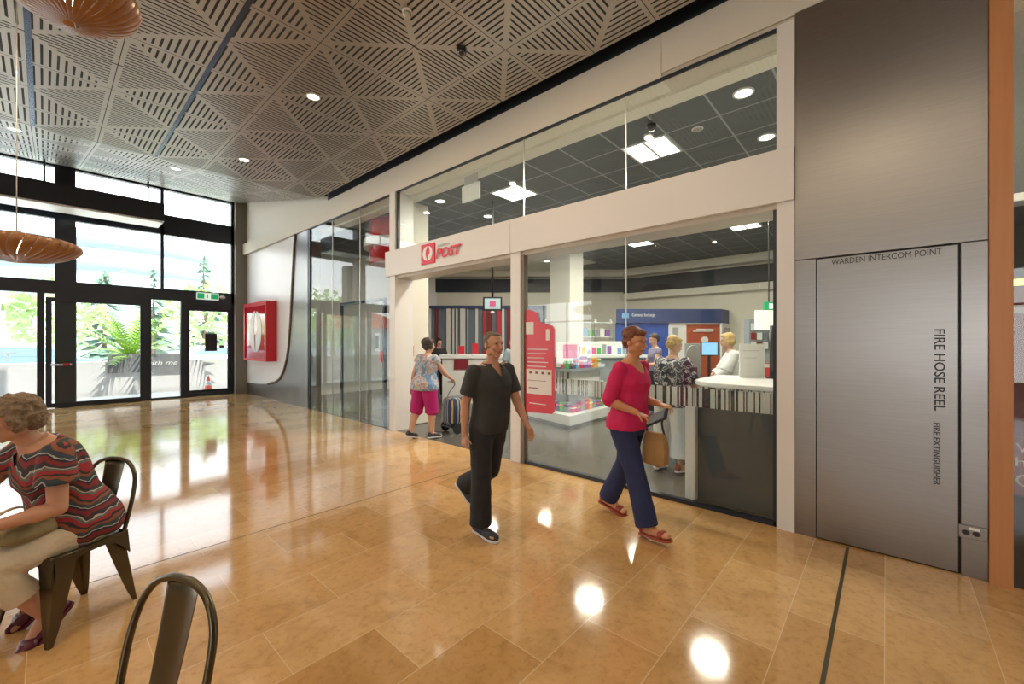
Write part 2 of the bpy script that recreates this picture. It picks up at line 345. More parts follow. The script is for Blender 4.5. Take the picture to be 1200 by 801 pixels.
def text_mb(s, xdir, ydir, p0, width, height, depth=0.002, shear=0.0, bold=0.0):
    """letters in a box width x height whose lower-left corner is p0"""
    cu = bpy.data.curves.new('letters', 'FONT'); cu.body = s; cu.extrude = 0.01; cu.shear = shear; cu.offset = bold; cu.resolution_u = 3
    o = bpy.data.objects.new('letters', cu); COL.objects.link(o); dg = bpy.context.evaluated_depsgraph_get(); dg.update()
    me = bpy.data.meshes.new_from_object(o.evaluated_get(dg)); bpy.data.objects.remove(o)
    vs = [v.co.copy() for v in me.vertices]; fs = [tuple(p.vertices) for p in me.polygons]
    x0 = min(v.x for v in vs); x1 = max(v.x for v in vs); y0 = min(v.y for v in vs); y1 = max(v.y for v in vs)
    xd, yd = V(xdir), V(ydir); nd = xd.cross(yd)
    mb = MB(); mb.add([V(p0)+xd*((v.x-x0)/(x1-x0)*width)+yd*((v.y-y0)/(y1-y0)*height)+nd*(depth if v.z > 0 else 0) for v in vs], fs)
    bpy.data.meshes.remove(me); return mb
def text(s, m, parent, xdir, ydir, p0, width, height, name='lettering', **k): return text_mb(s, xdir, ydir, p0, width, height, **k).build(name, m, parent)
WALLT = ((0,-1,0), (0,0,1))        # reading along the shop wall, facing the mall

# ================================================================== the setting
WX = 4.22; FY = 15.2; CZ = 4.76; BEND = 9.30; ZF = 5.95
struct(bx('floor', 'limestone', (-9.2, WX, -10.2, FY-.05, -.1, 0)))
struct(bx('shop_floor', 'shop_floor_grey', (WX, 22, -.605, 16, -.1, -.002)))
st2 = MB()
for xx in (1.27, -.11): st2.box(xx-.024, xx+.024, -10.2, BEND, CZ-.004, CZ+.01)
struct(st2.build('trim_23', 'ceiling_strip'))
def slopez(y): return CZ+(y-BEND)*(ZF-CZ)/(FY-BEND)
MB().box(-9.2, 4.02, -10.2, BEND, CZ, CZ+.05).build('ceiling', 'perforated_metal')
bpy.data.objects['ceiling']['kind'] = 'structure'
c2 = MB(); c2.prism([(-9.2,BEND,CZ),(-9.2,FY,ZF),(-9.2,FY,ZF+.05),(-9.2,BEND,CZ+.05)], (13.22,0,0)); struct(c2.build('ceiling.001', 'perforated_metal'))
g_ = MB(); g_.box(4.02, 4.5, -1.2, BEND, CZ+.22, CZ+.26); g_.box(WX+.01, WX+.3, -1.2, BEND, 4.75, 6.3); g_.box(3.98, 4.02, -1.2, BEND, CZ+.005, CZ+.14)
g_.prism([(4.02,BEND,CZ+.10),(4.02,FY,ZF+.10),(4.02,FY,ZF+.14),(4.02,BEND,CZ+.14)], (.2,0,0)); struct(g_.build('trim_1', 'gutter_dark'))
struct(bx('roof', 'grey_paint', (-9.4, 22.2, -10.4, 15.4, 6.3, 6.4)))  # unseen slab added to keep sun out of the hall; edge set for its shadow
# bulkhead over the shop front: an upper fascia, joint and soffit strip
w = MB(); w.box(WX, WX+.35, -1.2, 1.715, 4.36, 4.76); w.box(WX, WX+.35, 1.72, BEND, 4.31, 4.76); w.box(WX, WX+.35, BEND, 14.92, 4.31, 6.3)
struct(w.build('wall_right', 'cream_paint'))
tm = MB(); tm.prism([(WX-.002,BEND,4.31),(WX-.10,14.93,4.31),(WX+.2,14.93,4.31),(WX+.2,BEND,4.31)], (0,0,.33)); struct(tm.build('trim_2', 'cream_paint'))
struct(bx('trim_3', 'beige_trim', (WX+.02, WX+.30, -.52, 1.72, 4.30, 4.36)))
struct(bx('wall_right.001', 'wall_white', (WX+.02, WX+.2, 10.9, 14.92, .0, 4.32)))
# steel cheek with the big rounded cut: everything outside the rounded white panel
prof = [(4.31,11.05),(3.99,11.14),(3.13,11.25),(2.05,11.40),(1.5,11.5),(1.17,11.62),(.85,11.82),(.62,12.1),(.5,12.45),(.42,13.0),(.36,14.0),(.34,14.92)]
st = MB(); st.prism([(WX,10.32,0),(WX,10.32,4.31)]+[(WX,y,z) for z, y in prof]+[(WX,14.92,0)], (.03,0,0)); struct(st.build('trim_4', 'brushed_steel'))
struct(MB().tube([(WX-.01,y,z) for z, y in prof[:-2]], .035, 8).build('trim_5', 'brown_edge', smooth=True))
struct(bx('wall_right.002', 'brushed_steel', (WX, WX+.3, 10.32, 10.36, 0, 4.31)))
# pier in the far corner, walls round the rest of the hall
struct(bx('pier', 'pier_grey', (3.93, WX+.05, 14.93, FY, 0, 6.2)))
lw = MB()
for y0 in range(-10, 15, 5): lw.box(-9.2, -9.0, y0, y0+.5, 0, 6.2)
lw.box(-9.2, -9.0, -10.2, -5, .5, 3.6); lw.box(-9.2, -9.0, 0, 10, .5, 3.6); lw.box(-9.2, -9.0, -10.2, 15.2, 0, .5); lw.box(-9.2, -9.0, -10.2, 15.2, 3.6, 6.2); struct(lw.build('wall_left', 'cream_paint'))
struct(bx('wall_back', 'cream_paint', (-9.2, 4.6, -10.4, -10.2, 0, 6.2)))
struct(bx('wall_back.001', 'dark_room', (WX+.0, WX+.05, -10.2, -3.0, 0, 6.2)))
for k, y0 in enumerate((-5, 10)):
    wf = MB()
    for q in range(4): wf.box(-9.13, -9.07, y0+.5+q*1.47, y0+.56+q*1.47, .5, 3.6)
    wf.box(-9.13, -9.07, y0+.5, y0+5, 2.6, 2.66); struct(wf.build('window_%d' % (10+k), 'dark_frame'))

# shop front posts, band, jamb
fr = MB(); fr.box(WX-.03, WX+.12, .57, .70, 0, 4.31)
fr.box(WX-.03, WX+.12, 3.60, 3.77, 0, 2.80)
struct(fr.build('trim_6', 'white_panel'))
struct(bx('trim_7', 'white_panel', (WX-.03, WX+.36, 6.56, 6.74, 0, 4.31)))
bn = MB(); bn.box(WX-.06, WX+.36, .57, 3.752, 2.79, 3.24); bn.box(WX-.06, WX+.36, 3.758, 6.84, 2.79, 3.24); struct(bn.build('trim_8', 'white_panel', bevel=.004))
struct(bx('trim_9', 'beige_trim', (WX+.0, WX+.36, .7, 6.56, 2.745, 2.795)))
struct(bx('trim_10', 'brown_edge', (WX-.02, WX+.06, 3.545, 3.60, 0, 2.75)))
mu = MB(); mu.box(WX, WX+.05, .70, .73, 0, 2.75); mu.box(WX, WX+.06, .7, 3.55, 0, .04); mu.box(WX, WX+.03, .7, 6.56, 3.24, 3.255); mu.box(WX-.005, WX+.03, .7, 6.56, 4.285, 4.31)
mu.box(WX, WX+.05, 6.52, 6.56, 3.24, 4.31); mu.box(WX, WX+.05, 6.74, 10.32, 4.29, 4.315); mu.box(WX+.0, WX+.04, 10.25, 10.33, 0, 4.3); struct(mu.build('trim_11', 'dark_frame'))
def pane(n, y0, y1, z0, z1, x=WX+.015):
    o = bx('window_%d' % n, 'shop_glass', (x, x+.012, y0, y1, z0, z1)); return struct(o)
k = 1
for a, b in ((.73, 2.115), (2.125, 3.55)):
    pane(k, a, b, .04, 2.745); k += 1
for a, b in ((.7, 2.115), (2.125, 3.575), (3.585, 6.52)):
    pane(k, a, b, 3.255, 4.29); k += 1
for a, b in ((6.745, 7.89), (7.9, 9.1), (9.11, 10.25)):
    pane(k, a, b, .01, 4.29); k += 1
ed = MB()
for y, z0, z1 in ((2.12, .04, 2.745), (2.12, 3.255, 4.29), (3.58, 3.255, 4.29), (7.895, .01, 4.29), (9.105, .01, 4.29)): ed.box(WX+.013, WX+.029, y-.006, y+.006, z0, z1)
struct(ed.build('trim_12', 'aluminium'))
win1 = bpy.data.objects['window_1']; win2 = bpy.data.objects['window_2']
bx('barcode_strip', 'barcode_film', (WX+.028, WX+.030, .73, 2.115, .965, 1.15), win1)
bx('barcode_strip', 'barcode_film', (WX+.028, WX+.030, 2.125, 3.05, .965, 1.15), win2)

# entrance facade
def facade():
    f = MB(); D0, D1 = FY-.08, FY+.08
    f.box(.17, .52, FY-.15, FY+.2, 0, 6.0)
    for x0, x1, z0, z1 in ((2.17,2.24,3.1,6),(3.86,3.95,0,6),(-9.2,3.95,5.88,6.05),(-9.2,3.95,4.62,5.18),(-9.2,3.95,2.78,3.10),(1.83,1.97,0,2.78),(2.62,2.75,0,2.78),
                           (-.12,.0,0,2.78),(-3.3,-3.1,0,6),(-6.3,-6.1,0,6),(.52,1.83,2.66,2.78),(2.75,3.86,2.6,2.78),(.52,1.83,0,.10),(2.75,3.86,0,.10),(1.97,2.62,0,.04),(-9.2,-.12,0,.06)):
        f.box(x0, x1, D0, D1, z0, z1)
    struct(f.build('wall_far', 'dark_frame'))
    n = 1
    for x0, x1, z0, z1 in ((.52,2.17,3.1,4.62),(2.24,3.86,3.1,4.62),(.52,2.17,5.18,5.88),(2.24,3.86,5.18,5.88),(-3.1,.17,3.1,4.62),(-3.1,.17,5.18,5.88),(-3.1,-.12,.06,2.78),(-9,-3.3,.06,5.88)):
        struct(bx('window_%d' % (20+n), 'door_glass', (x0, x1, FY-.006, FY+.006, z0, z1))); n += 1
    # sliding leaf standing left, and the fixed panes
    d = MB()
    for b in ((.02,.12,.02,2.68),(1.72,1.83,.02,2.68),(.12,1.72,2.58,2.68),(.12,1.72,.02,.12)): d.box(b[0], b[1], FY-.24, FY-.18, b[2], b[3])
    dr = struct(d.build('door_1', 'dark_frame')); bx('door_pane', 'door_glass', (.12, 1.72, FY-.215, FY-.205, .12, 2.58), dr)
    h = MB(); h.tube([(.10,FY-.30,1.05),(.45,FY-.30,1.05)], .022); h.box(.14,.16,FY-.30,FY-.2,1.04,1.06); h.box(.40,.42,FY-.30,FY-.2,1.04,1.06); h.build('door_handle', 'aluminium', dr, smooth=True)
    bx('door_sticker', 'red', (.30,.42,FY-.33,FY-.325,1.03,1.08), dr)
    d2 = struct(MB().box(1.97,2.62,FY-.006,FY+.006,.04,2.78).build('door_2', 'door_glass'))
    d3 = MB()
    for b in ((2.75,2.83,.1,2.6),(3.78,3.86,.1,2.6),(2.83,3.78,2.52,2.6),(2.83,3.78,.1,.18)): d3.box(b[0], b[1], FY-.03, FY+.03, b[2], b[3])
    dr3 = struct(d3.build('door_3', 'dark_frame')); bx('door_pane', 'door_glass', (2.83, 3.78, FY-.006, FY+.006, .18, 2.52), dr3)
facade()
ac = thing('air_curtain', 'long dark box beam hung in front of the entrance glazing, with a pale underside', 'air curtain', (-3, 14.3, 4.62))
MB().box(-8.8, 2.07, 13.9, 14.7, 4.72, 5.17).build('casing', 'dark_frame', ac); MB().box(-8.75, 2.05, 13.93, 14.68, 4.68, 4.72).build('underside', 'white_plastic', ac)
for x in (-8, -4, 0, 1.8): MB().cyl((x, 14.3), .02, 5.17, slopez(14.3), 8).build('hanger', 'dark_frame', ac)

# shop interior shell
struct(bx('ceiling.002', 'ceiling_tile', (4.73, 22, -1, 15.6, 4.3, 4.34)))
struct(bx('ceiling.004', 'cream_paint', (6.9, 12.4, 7.3, 14, 4.26, 4.295)))
struct(bx('trim_13', 'cream_paint', (WX+.3, 4.74, -1, 15.6, 4.27, 4.33)))
def diag_wall(name, m, lat0, lat1, dep, z0, z1, th=.1):
    mb = MB(); mb.obox(W((lat0+lat1)/2, dep+th/2), RT*(lat1-lat0)/2, FW*th/2, z0, z1); return struct(mb.build(name, m))
LE = 16*131/490.0
diag_wall('wall_shop_back', 'cream_paint', -7.5, LE, 16, 0, 4.3)
diag_wall('trim_14', 'navy_band', -7.5, LE, 15.94, 3.50, 4.0, .05)
diag_wall('trim_15', 'cream_paint', -7.5, LE-.05, 15.6, 4.05, 4.3, .4)
pe = W(LE, 16)
struct(bx('wall_shop_side', 'cream_paint', (pe.x, pe.x+.1, -1, pe.y, 0, 4.3)))
struct(bx('trim_16', 'navy_band', (pe.x-.04, pe.x, -1, pe.y, 3.45, 4.0))); struct(bx('trim_17', 'cream_paint', (pe.x-.45, pe.x, -1, pe.y-.2, 4.05, 4.3))); struct(bx('trim_18', 'cream_paint', (pe.x-.25, pe.x, -1, pe.y-.1, 3.2, 3.42)))
struct(bx('wall_shop_near', 'off_white', (WX+.45, 20, -.60, -.52, 0, 4.3)))
struct(bx('wall_shop_far', 'wall_white', (WX+.3, 12, 12.8, 12.9, 0, 4.3)))
struct(bx('column_1', 'cream_paint', (4.6, 5.1, 6.78, 7.3, 0, 4.3), bevel=.02))
struct(bx('column_2', 'off_white', (*(lambda p: (p.x-.35, p.x+.35, p.y-.35, p.y+.35))(W(65/490*12.2, 12.4)), 0, 4.3)))

# steel service wall
sw = MB(); sw.box(WX-.02, WX+.25, -.51, .57, 2.285, 4.36); sw.box(WX-.02, WX+.25, .425, .57, 0, 2.28); sw.box(WX-.02, WX+.25, -.51, -.385, 0, 2.28)
struct(sw.build('wall_right.003', 'brushed_steel', bevel=.002)); struct(bx('trim_19', 'black', (WX+.01, WX+.02, -.5, .5, 0, 2.3)))
cab = thing('fire_hose_cabinet', 'tall brushed stainless steel cabinet door lettered FIRE HOSE REEL set in the steel wall', 'cabinet', (WX, .02, 0))
bx('door', 'brushed_steel', (WX-.022, WX, -.372, .418, .012, 2.272), cab, bevel=.002)
X0 = WX-.024
text('WARDEN INTERCOM POINT', 'ink', cab, *WALLT, (X0, .325, 2.215), .62, .045)
text('FIRE HOSE REEL', 'ink', cab, (0,0,-1), (0,-1,0), (X0, -.255, 1.69), .575, .055, bold=.012)
text('FIRE EXTINGUISHER', 'ink', cab, (0,0,-1), (0,-1,0), (X0, -.250, 1.03), .44, .035, bold=.012)
so = thing('power_socket', 'stainless steel double power outlet plate low on the steel wall', 'socket', (WX-.02, -.44, .265))
bx('plate', 'brushed_steel', (WX-.035, WX-.02, -.508, -.372, .265, .352), so, bevel=.004)
for yy in (-.405, -.455): MB().loft([[V((WX-.036-.004*q, yy+.019*cos(2*pi*k/14), .305+.016*sin(2*pi*k/14))) for k in range(14)] for q in (0, 1)]).build('outlet', 'black', so)
bx('rocker', 'white_plastic', (WX-.040, WX-.035, -.47, -.42, .327, .343), so)
struct(bx('trim_20', 'timber', (WX-.05, WX+.45, -.615, -.512, 0, 4.8)))
# neighbouring shop right of the timber post
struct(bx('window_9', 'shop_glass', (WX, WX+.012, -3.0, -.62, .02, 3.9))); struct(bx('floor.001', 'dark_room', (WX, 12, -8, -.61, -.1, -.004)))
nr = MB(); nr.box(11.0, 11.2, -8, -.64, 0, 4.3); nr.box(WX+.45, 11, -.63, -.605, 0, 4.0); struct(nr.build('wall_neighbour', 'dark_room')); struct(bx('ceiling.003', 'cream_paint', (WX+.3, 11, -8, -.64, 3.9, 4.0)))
fs = thing('window_signboard', 'maroon lettered window sign at the right edge behind the timber post', 'sign', (WX+.02, -.85, .6))
bx('panel', 'maroon', (WX+.018, WX+.024, -1.15, -.625, .60, .98), fs)
for s_, z_, h_ in (('WE', .88, .06), ('hot', .79, .06), ('OP', .66, .08)): text(s_, 'paper', fs, *WALLT, (WX+.016, -.632, z_), .16, h_)
for z_, mm in ((2.2, 'glow_strip'), (3.1, 'glow_sign'), (1.9, 'paper')):
    MB().box(6.8, 6.9, -3.0, -.66, z_, z_+.06).build('light_strip', mm)
    tag(bpy.data.objects[[o.name for o in bpy.data.objects if o.name.startswith('light_strip')][-1]], {2.2:'yellow green light strip in the shop right of the timber post', 3.1:'bright white light strip high in the shop right of the timber post', 1.9:'unlit pale strip lowest in the shop right of the timber post'}[z_], 'light')
bx('backwall_panel', 'maroon', (7.4, 7.5, -4.5, -.64, -.004, 2.3)); tag(bpy.data.objects['backwall_panel'], 'dark maroon panel in the shop beyond the timber post', 'panel')

# floor expansion joints
struct(bx('trim_21', 'joint_strip', (-2, WX-.05, .212, .232, 0, .0015))); struct(bx('trim_22', 'joint_strip', (-6, WX-.05, 3.945, 3.953, 0, .001)))

# ================================================================== ceiling fittings
WARM = (1, .77, .52)
def downlight(loc, label, power, group=None):
    t = thing('downlight', label, 'ceiling light', loc, 0, group)
    MB().lathe((0,0), [(.085,0),(.085,-.008),(.068,-.010),(.066,-.004),(.066,0)], 28, cap=False).build('rim', 'white_plastic', t, True, local=True)
    MB().cyl((0,0), .066, -.006, -.003, 24).build('lens', 'glow_dl', t, local=True)
    return t
def light_under(loc, power, col=WARM, size=.12): lamp('downlight_beam', 'AREA', (loc[0], loc[1], loc[2]-.02), power, col, size)
spots = [(2.31,5.5,'round downlight in the perforated ceiling nearest the shop fascia'),(2.31,8.29,'round downlight further back in the perforated ceiling, above the glass lobby'),
         (1.69,10.2,'faint downlight on the sloping ceiling over the entrance'),(-.31,10.2,'downlight at the far left edge of the sloping ceiling'),
         (2.31,2.71,'downlight overhead near the shop window'),(-.31,5.5,'downlight over the cafe chairs'),(-.31,2.71,'downlight above the viewer'),(-.31,-.08,'downlight behind the viewer'),
         (2.31,-2.9,'downlight well behind the viewer'),(-2.9,5.5,'downlight left of the cafe'),(-2.9,2.71,'downlight left of the viewer'),(-2.9,-.08,'downlight behind and left of the viewer'),(-5.5,4,'downlight at the hall middle'),(-5.5,-1,'downlight at the hall rear')]
d0 = None
for x, y, lb in spots:
    z = CZ if y < BEND else slopez(y)
    if d0 is None: d0 = downlight((x,y,z), lb, 0)
    else: dup(d0, (x,y,z), 0, lb)
    
    if y < BEND: light_under((x,y,z-.02), 27 if y < 6 else 16)
def dome(loc, label, m, r=.05):
    t = thing('ceiling_sensor', label, 'sensor', loc); MB().cyl((0,0), r*1.15, -.02, 0, 20).build('base', 'white_plastic' if m == 'sprinkler' else 'lens_dark', t, local=True)
    MB().ell((0,0,-.03), (r, r, r)).build('dome', m, t, True, local=True); return t
dome((3.0,3.41,CZ), 'black domed camera on the perforated ceiling', 'lens_dark', .05); dome((2.31,3.41,CZ), 'small metallic sprinkler dome on the perforated ceiling near the top edge', 'sprinkler', .04)
dome((4.98,2.15,4.27), 'dark domed camera behind the upper glass on the cream ceiling edge', 'lens_dark', .05)
# shop troffers and downlights
tr0 = None
trs = [(5.69,2.45,'square ceiling light right of the upper glass joint'),(5.69,5.03,'square ceiling light near the left of the upper glass'),(8.27,2.45,'second square ceiling light further in, right column'),(8.27,5.03,'second square ceiling light further in, left column'),
       (10.85,2.45,'square ceiling light seen at the upper right of the shop window'),(10.85,5.03,'square ceiling light seen at the top of the window joint')]
for x, y, lb in trs:
    if tr0 is None:
        t = tr0 = thing('troffer', lb, 'ceiling light', (x,y,4.3))
        fm = MB(); fm.box(-.31,.31,-.31,-.285,-.012,0); fm.box(-.31,.31,.285,.31,-.012,0); fm.box(-.31,-.285,-.285,.285,-.012,0); fm.box(.285,.31,-.285,.285,-.012,0); fm.box(-.285,.285,-.02,.02,-.012,0); fm.build('frame', 'troffer_frame', t, local=True)
        MB().box(-.285,.285,-.285,-.02,-.006,-.002).build('diffuser', 'glow_white', t, local=True); MB().box(-.285,.285,.02,.285,-.006,-.002).build('diffuser', 'glow_white', t, local=True)
    else: dup(tr0, (x,y,4.3), 0, lb)
    o = lamp('troffer_beam', 'AREA', (x,y,4.27), 84, (1,.94,.80), .5)
ds = [(5.05,1.15,'large round downlight at the upper right of the transom glass'),(6.34,1.17,'second round downlight right of the transom glass'),(5.05,6.36,'small downlight at the left end of the transom glass'),(6.34,6.36,'small downlight left of the square ceiling light'),(6.3,8.6,'downlight above the glass lobby inside'),(9.3,9.3,'downlight in the cream ceiling before the striped back wall'),(11.0,8.3,'downlight added behind the display stand to brighten the striped back wall'),(8.0,8.2,'downlight in the cream ceiling nearest the doorway')]
for k, (x, y, lb) in enumerate(ds):
    z = 4.3 if x < 7 else 4.255
    dup(d0, (x,y,z), 0, lb).scale = (1.25,1.25,1.25); 
    if y < 5 or x > 9: light_under((x,y,z-.02), 20 if y < 5 else 34, (1,.93,.8), .12 if y < 5 else .5)  # wide lamps at the back added to lift the dim striped wall
sp = dome((5.52,1.78,4.3), 'round pale speaker disc in the dark tiled ceiling', 'sprinkler', .06); sp.scale = (1,1,.3)
xs = thing('hanging_exit_sign', 'white blank box sign hung from the cream ceiling edge behind the transom glass', 'sign', (4.55, 4.95, 4.02))
bx('panel', 'white_plastic', (4.53, 4.57, 4.75, 5.15, 3.86, 4.12), xs, bevel=.004); bx('bracket', 'aluminium', (4.54,4.56,4.8,5.1,4.12,4.27), xs)

# pendant lamps of thin bent timber
def pendant(loc, R, h, label, zc):
    t = thing('pendant_lamp', label, 'lamp', loc)
    sl = MB(); n = 34
    for k in range(n):
        a0 = 2*pi*k/n; w_ = 2*pi/n*.46; pr = []
        for i in range(13):
            u = -1+2*i/12; r = R*(max(0, 1-abs(u)**2.0))**.55*(1 if u < 0 else 1)+.035; z = h*(u*.5)+h*.12*(1-u*u)
            pr.append((r, z))
        vs = []; fs_ = []
        for i, (r, z) in enumerate(pr):
            tw = .22*(i/12)
            for q, rr in ((-1, r), (1, r), (1, r-.004), (-1, r-.004)):
                a = a0+tw+q*w_; vs.append((rr*cos(a), rr*sin(a), z))
        for i in range(12):
            for q in range(4): fs_.append((i*4+q, i*4+(q+1) % 4, (i+1)*4+(q+1) % 4, (i+1)*4+q))
        fs_ += [(0,1,2,3), (51,50,49,48)]
        sl.add(vs, fs_)
    sl.build('shade', 'veneer', t, True, local=True)
    MB().ell((0,0,.02), (.045,.045,.06)).build('bulb', 'shade_wood_bulb', t, True, local=True)
    MB().cyl((0,0), .028, .07, h*.5+.03, 14).build('socket', 'chrome', t, local=True)
    MB().cyl((0,0), .004, h*.5, zc-loc[2], 6).build('cable', 'aluminium', t, local=True)
    ll = lamp('pendant_glow', 'POINT', (loc[0], loc[1], loc[2]+.02), 10, (1,.8,.5), .05)
    return t
pendant((.10,3.48,3.57), .27, .30, 'round slatted timber pendant lamp cut by the top edge of the view', CZ)
pendant((-.15,5.27,2.36), .345, .225, 'flat slatted timber pendant lamp hanging before the entrance glass at left', CZ)
pendant((-1.6,4.2,2.9), .32, .26, 'timber pendant lamp outside the view, mirrored in the shop glass', CZ)
pendant((-2.6,2.2,2.9), .32, .26, 'timber pendant lamp behind the cafe seat, mirrored in the shop glass', CZ)

# ================================================================== signs
sg = thing('fascia_sign', 'small red square logo beside red POST lettering on the white band over the doorway', 'sign', (WX-.06, 5.2, 2.85))
def wall_poly(pts, x, th=.004): m = MB(); m.prism([(x, p[0], p[1]) for p in pts], (th,0,0)); return m
def emblem(y0, z0, w_, h_, x, par, thick):     # y0 = left edge as one reads it
    bx('square', 'red_sign', (x, x+thick, y0-w_, y0, z0, z0+h_), par, bevel=.003)
    cy, cz = y0-w_*.5, z0+h_*.52; R_ = w_*.33; g_ = w_*.03
    wall_poly([(cy+g_+R_*abs(sin(a)), cz-h_*.36*cos(a)) for a in [radians(q) for q in range(0, 181, 10)]]+[(cy+g_, cz+h_*.30),(cy+R_*.38, cz+h_*.14),(cy+R_*.42, cz-h_*.06),(cy+R_*.2, cz-h_*.26)], x-.003).build('emblem', 'white_plastic', par)
    wall_poly([(cy-g_, cz-h_*.36)]+[(cy-g_-R_*abs(sin(a)), cz-h_*.36*cos(a)) for a in [radians(q) for q in range(8, 173, 10)]]+[(cy-R_*.3, cz+h_*.28),(cy-R_*.55, cz+h_*.12),(cy-R_*.5, cz-h_*.02),(cy-g_, cz-h_*.12)], x-.003).build('emblem', 'white_plastic', par)
emblem(5.715, 2.865, .355, .325, WX-.08, sg, .02)
text('POST', 'red_sign', sg, *WALLT, (WX-.082, 5.315, 2.915), .60, .155, depth=.008, shear=.25, bold=.02)
text('AUSTRALIA', 'sign_grey', sg, *WALLT, (WX-.066, 5.30, 3.10), .30, .035, depth=.004)
# big lightbox on the white panel by the entrance
lb = thing('logo_lightbox', 'large red framed square sign box with a white oval emblem on the white wall', 'sign', (4.0, 13.4, 1.07))
fb = MB(); fb.box(3.97, WX+.02, 12.42, 12.50, 1.07, 2.72); fb.box(3.97, WX+.02, 14.22, 14.30, 1.07, 2.72); fb.box(3.97, WX+.02, 12.5, 14.22, 2.62, 2.72); fb.box(3.97, WX+.02, 12.5, 14.22, 1.07, 1.13); fb.build('frame', 'red', lb)
bx('face', 'red_gloss', (4.0, WX+.02, 12.5, 14.22, 1.13, 2.62), lb)
wall_poly([(13.38+.50*abs(sin(a)), 1.90-.58*cos(a)) for a in [radians(q) for q in range(0, 181, 10)]]+[(13.39, 2.44),(13.46,2.2),(13.48,1.9),(13.42,1.5)], 3.994).build('emblem', 'white_plastic', lb)
wall_poly([(13.34, 1.32)]+[(13.34-.48*abs(sin(a)), 1.90-.58*cos(a)) for a in [radians(q) for q in range(8, 173, 10)]]+[(13.30,2.40),(13.24,2.2),(13.20,2.0),(13.24,1.84),(13.34,1.76)], 3.994).build('emblem', 'white_plastic', lb)
# red window poster
dc = thing('window_poster', 'tall red window poster with phone box picture and white notice, beside the doorway', 'poster', (WX+.0, 3.3, .65))
pl = MB(); pl.prism([(WX+.005,3.54,.68),(WX+.005,3.54,1.98),(WX+.005,3.52,2.03),(WX+.005,3.34,1.98),(WX+.005,3.31,1.86),(WX+.005,3.10,1.80),(WX+.005,3.07,1.76),(WX+.005,3.07,.74),(WX+.005,3.11,.70)], (.004,0,0)); pl.build('sheet', 'red', dc)
bx('picture', 'paper', (WX+.001, WX+.005, 3.40, 3.53, 1.70, 1.86), dc); bx('picture', 'paper', (WX+.001, WX+.005, 3.14, 3.20, 1.62, 1.76), dc)
bx('notice', 'paper', (WX+.001, WX+.005, 3.11, 3.52, .93, 1.25), dc)
for k in range(5): bx('text_line', 'paper', (WX+.002, WX+.005, 3.17+.03*(k % 3), 3.50, 1.50-.055*k, 1.512-.055*k), dc)
bx('text_line', 'paper', (WX+.002, WX+.005, 3.2, 3.47, .80, .812), dc)
ln = MB()
for k in range(4): ln.box(WX-.001, WX+.002, 3.13+.1*k, 3.17+.1*k, 1.19, 1.22)
ln.box(WX-.001, WX+.002, 3.32, 3.48, 1.0, 1.012); ln.box(WX-.001, WX+.002, 3.2, 3.5, 1.1, 1.106); ln.build('notice_print', 'dark_red', dc)
# exit sign over the entrance doors
es = thing('exit_sign', 'green and white exit sign over the entrance door at right', 'sign', (3.24, FY-.12, 2.86))
bx('box', 'exit_white', (2.98, 3.52, FY-.15, FY-.08, 2.86, 3.06), es); bx('panel', 'exit_green', (2.99,3.16,FY-.155,FY-.15,2.88,3.04), es); bx('panel', 'exit_green', (3.32,3.50,FY-.155,FY-.15,2.88,3.04), es); bx('running_figure', 'exit_green', (3.22,3.25,FY-.155,FY-.15,2.9,3.02), es)
cmr = thing('door_sensor', 'small pale sensor beside the exit sign above the door', 'sensor', (3.62, FY-.15, 2.9)); MB().ell((3.62,FY-.13,2.96), (.08,.06,.05)).build('case', 'white_plastic', cmr, True)
# floor sign plate in sight on the door glass
ic = thing('door_notice', 'black rectangular notice on the right hand entrance pane', 'sign', (3.35, FY-.03, 1.3)); bx('plate', 'ink', (3.2,3.5,FY-.035,FY-.02,1.33,1.85), ic); bx('lock', 'ink', (3.56,3.68,FY-.06,FY-.02,1.42,1.5), ic)
# inner sliding door seen in the glass lobby
ld = thing('lobby_glass_door', 'dark framed glass door standing in the glass lobby beside the shop entrance', 'door', (4.5, 7.9, 0))
fm = MB(); fm.box(4.48,4.54,7.40,7.46,0,2.42); fm.box(4.48,4.54,9.2,9.26,0,2.42); fm.box(4.48,4.54,7.4,9.26,2.42,2.48); fm.build('frame', 'dark_frame', ld)
bx('pane', 'shop_glass', (4.505,4.515,7.46,9.2,.02,2.42), ld); bx('keypad', 'white_plastic', (4.44,4.47,7.50,7.66,1.42,1.78), ld); bx('keypad_screen', 'monitor_grey', (4.43,4.44,7.53,7.63,1.48,1.72), ld); bx('call_point', 'red', (4.42,4.47,7.42,7.48,1.2,1.42), ld)

# red drum feature over the shop entrance
dm = thing('red_drum', 'red cylindrical feature with a white ring hung behind the glass left of the doorway', 'ceiling feature', (5.0, 7.9, 3.1))
MB().lathe((5.35,8.3), [(.50,3.35),(.60,3.35),(.60,4.29),(.50,4.29)], 40).build('drum', 'red_gloss', dm, True); MB().lathe((5.35,8.3), [(.6,3.68),(.72,3.68),(.72,3.86),(.6,3.86)], 40).build('ring', 'white_panel', dm)

# ================================================================== shop fittings
def F(lat, dep): p = W(lat, dep); return (p.x, p.y)
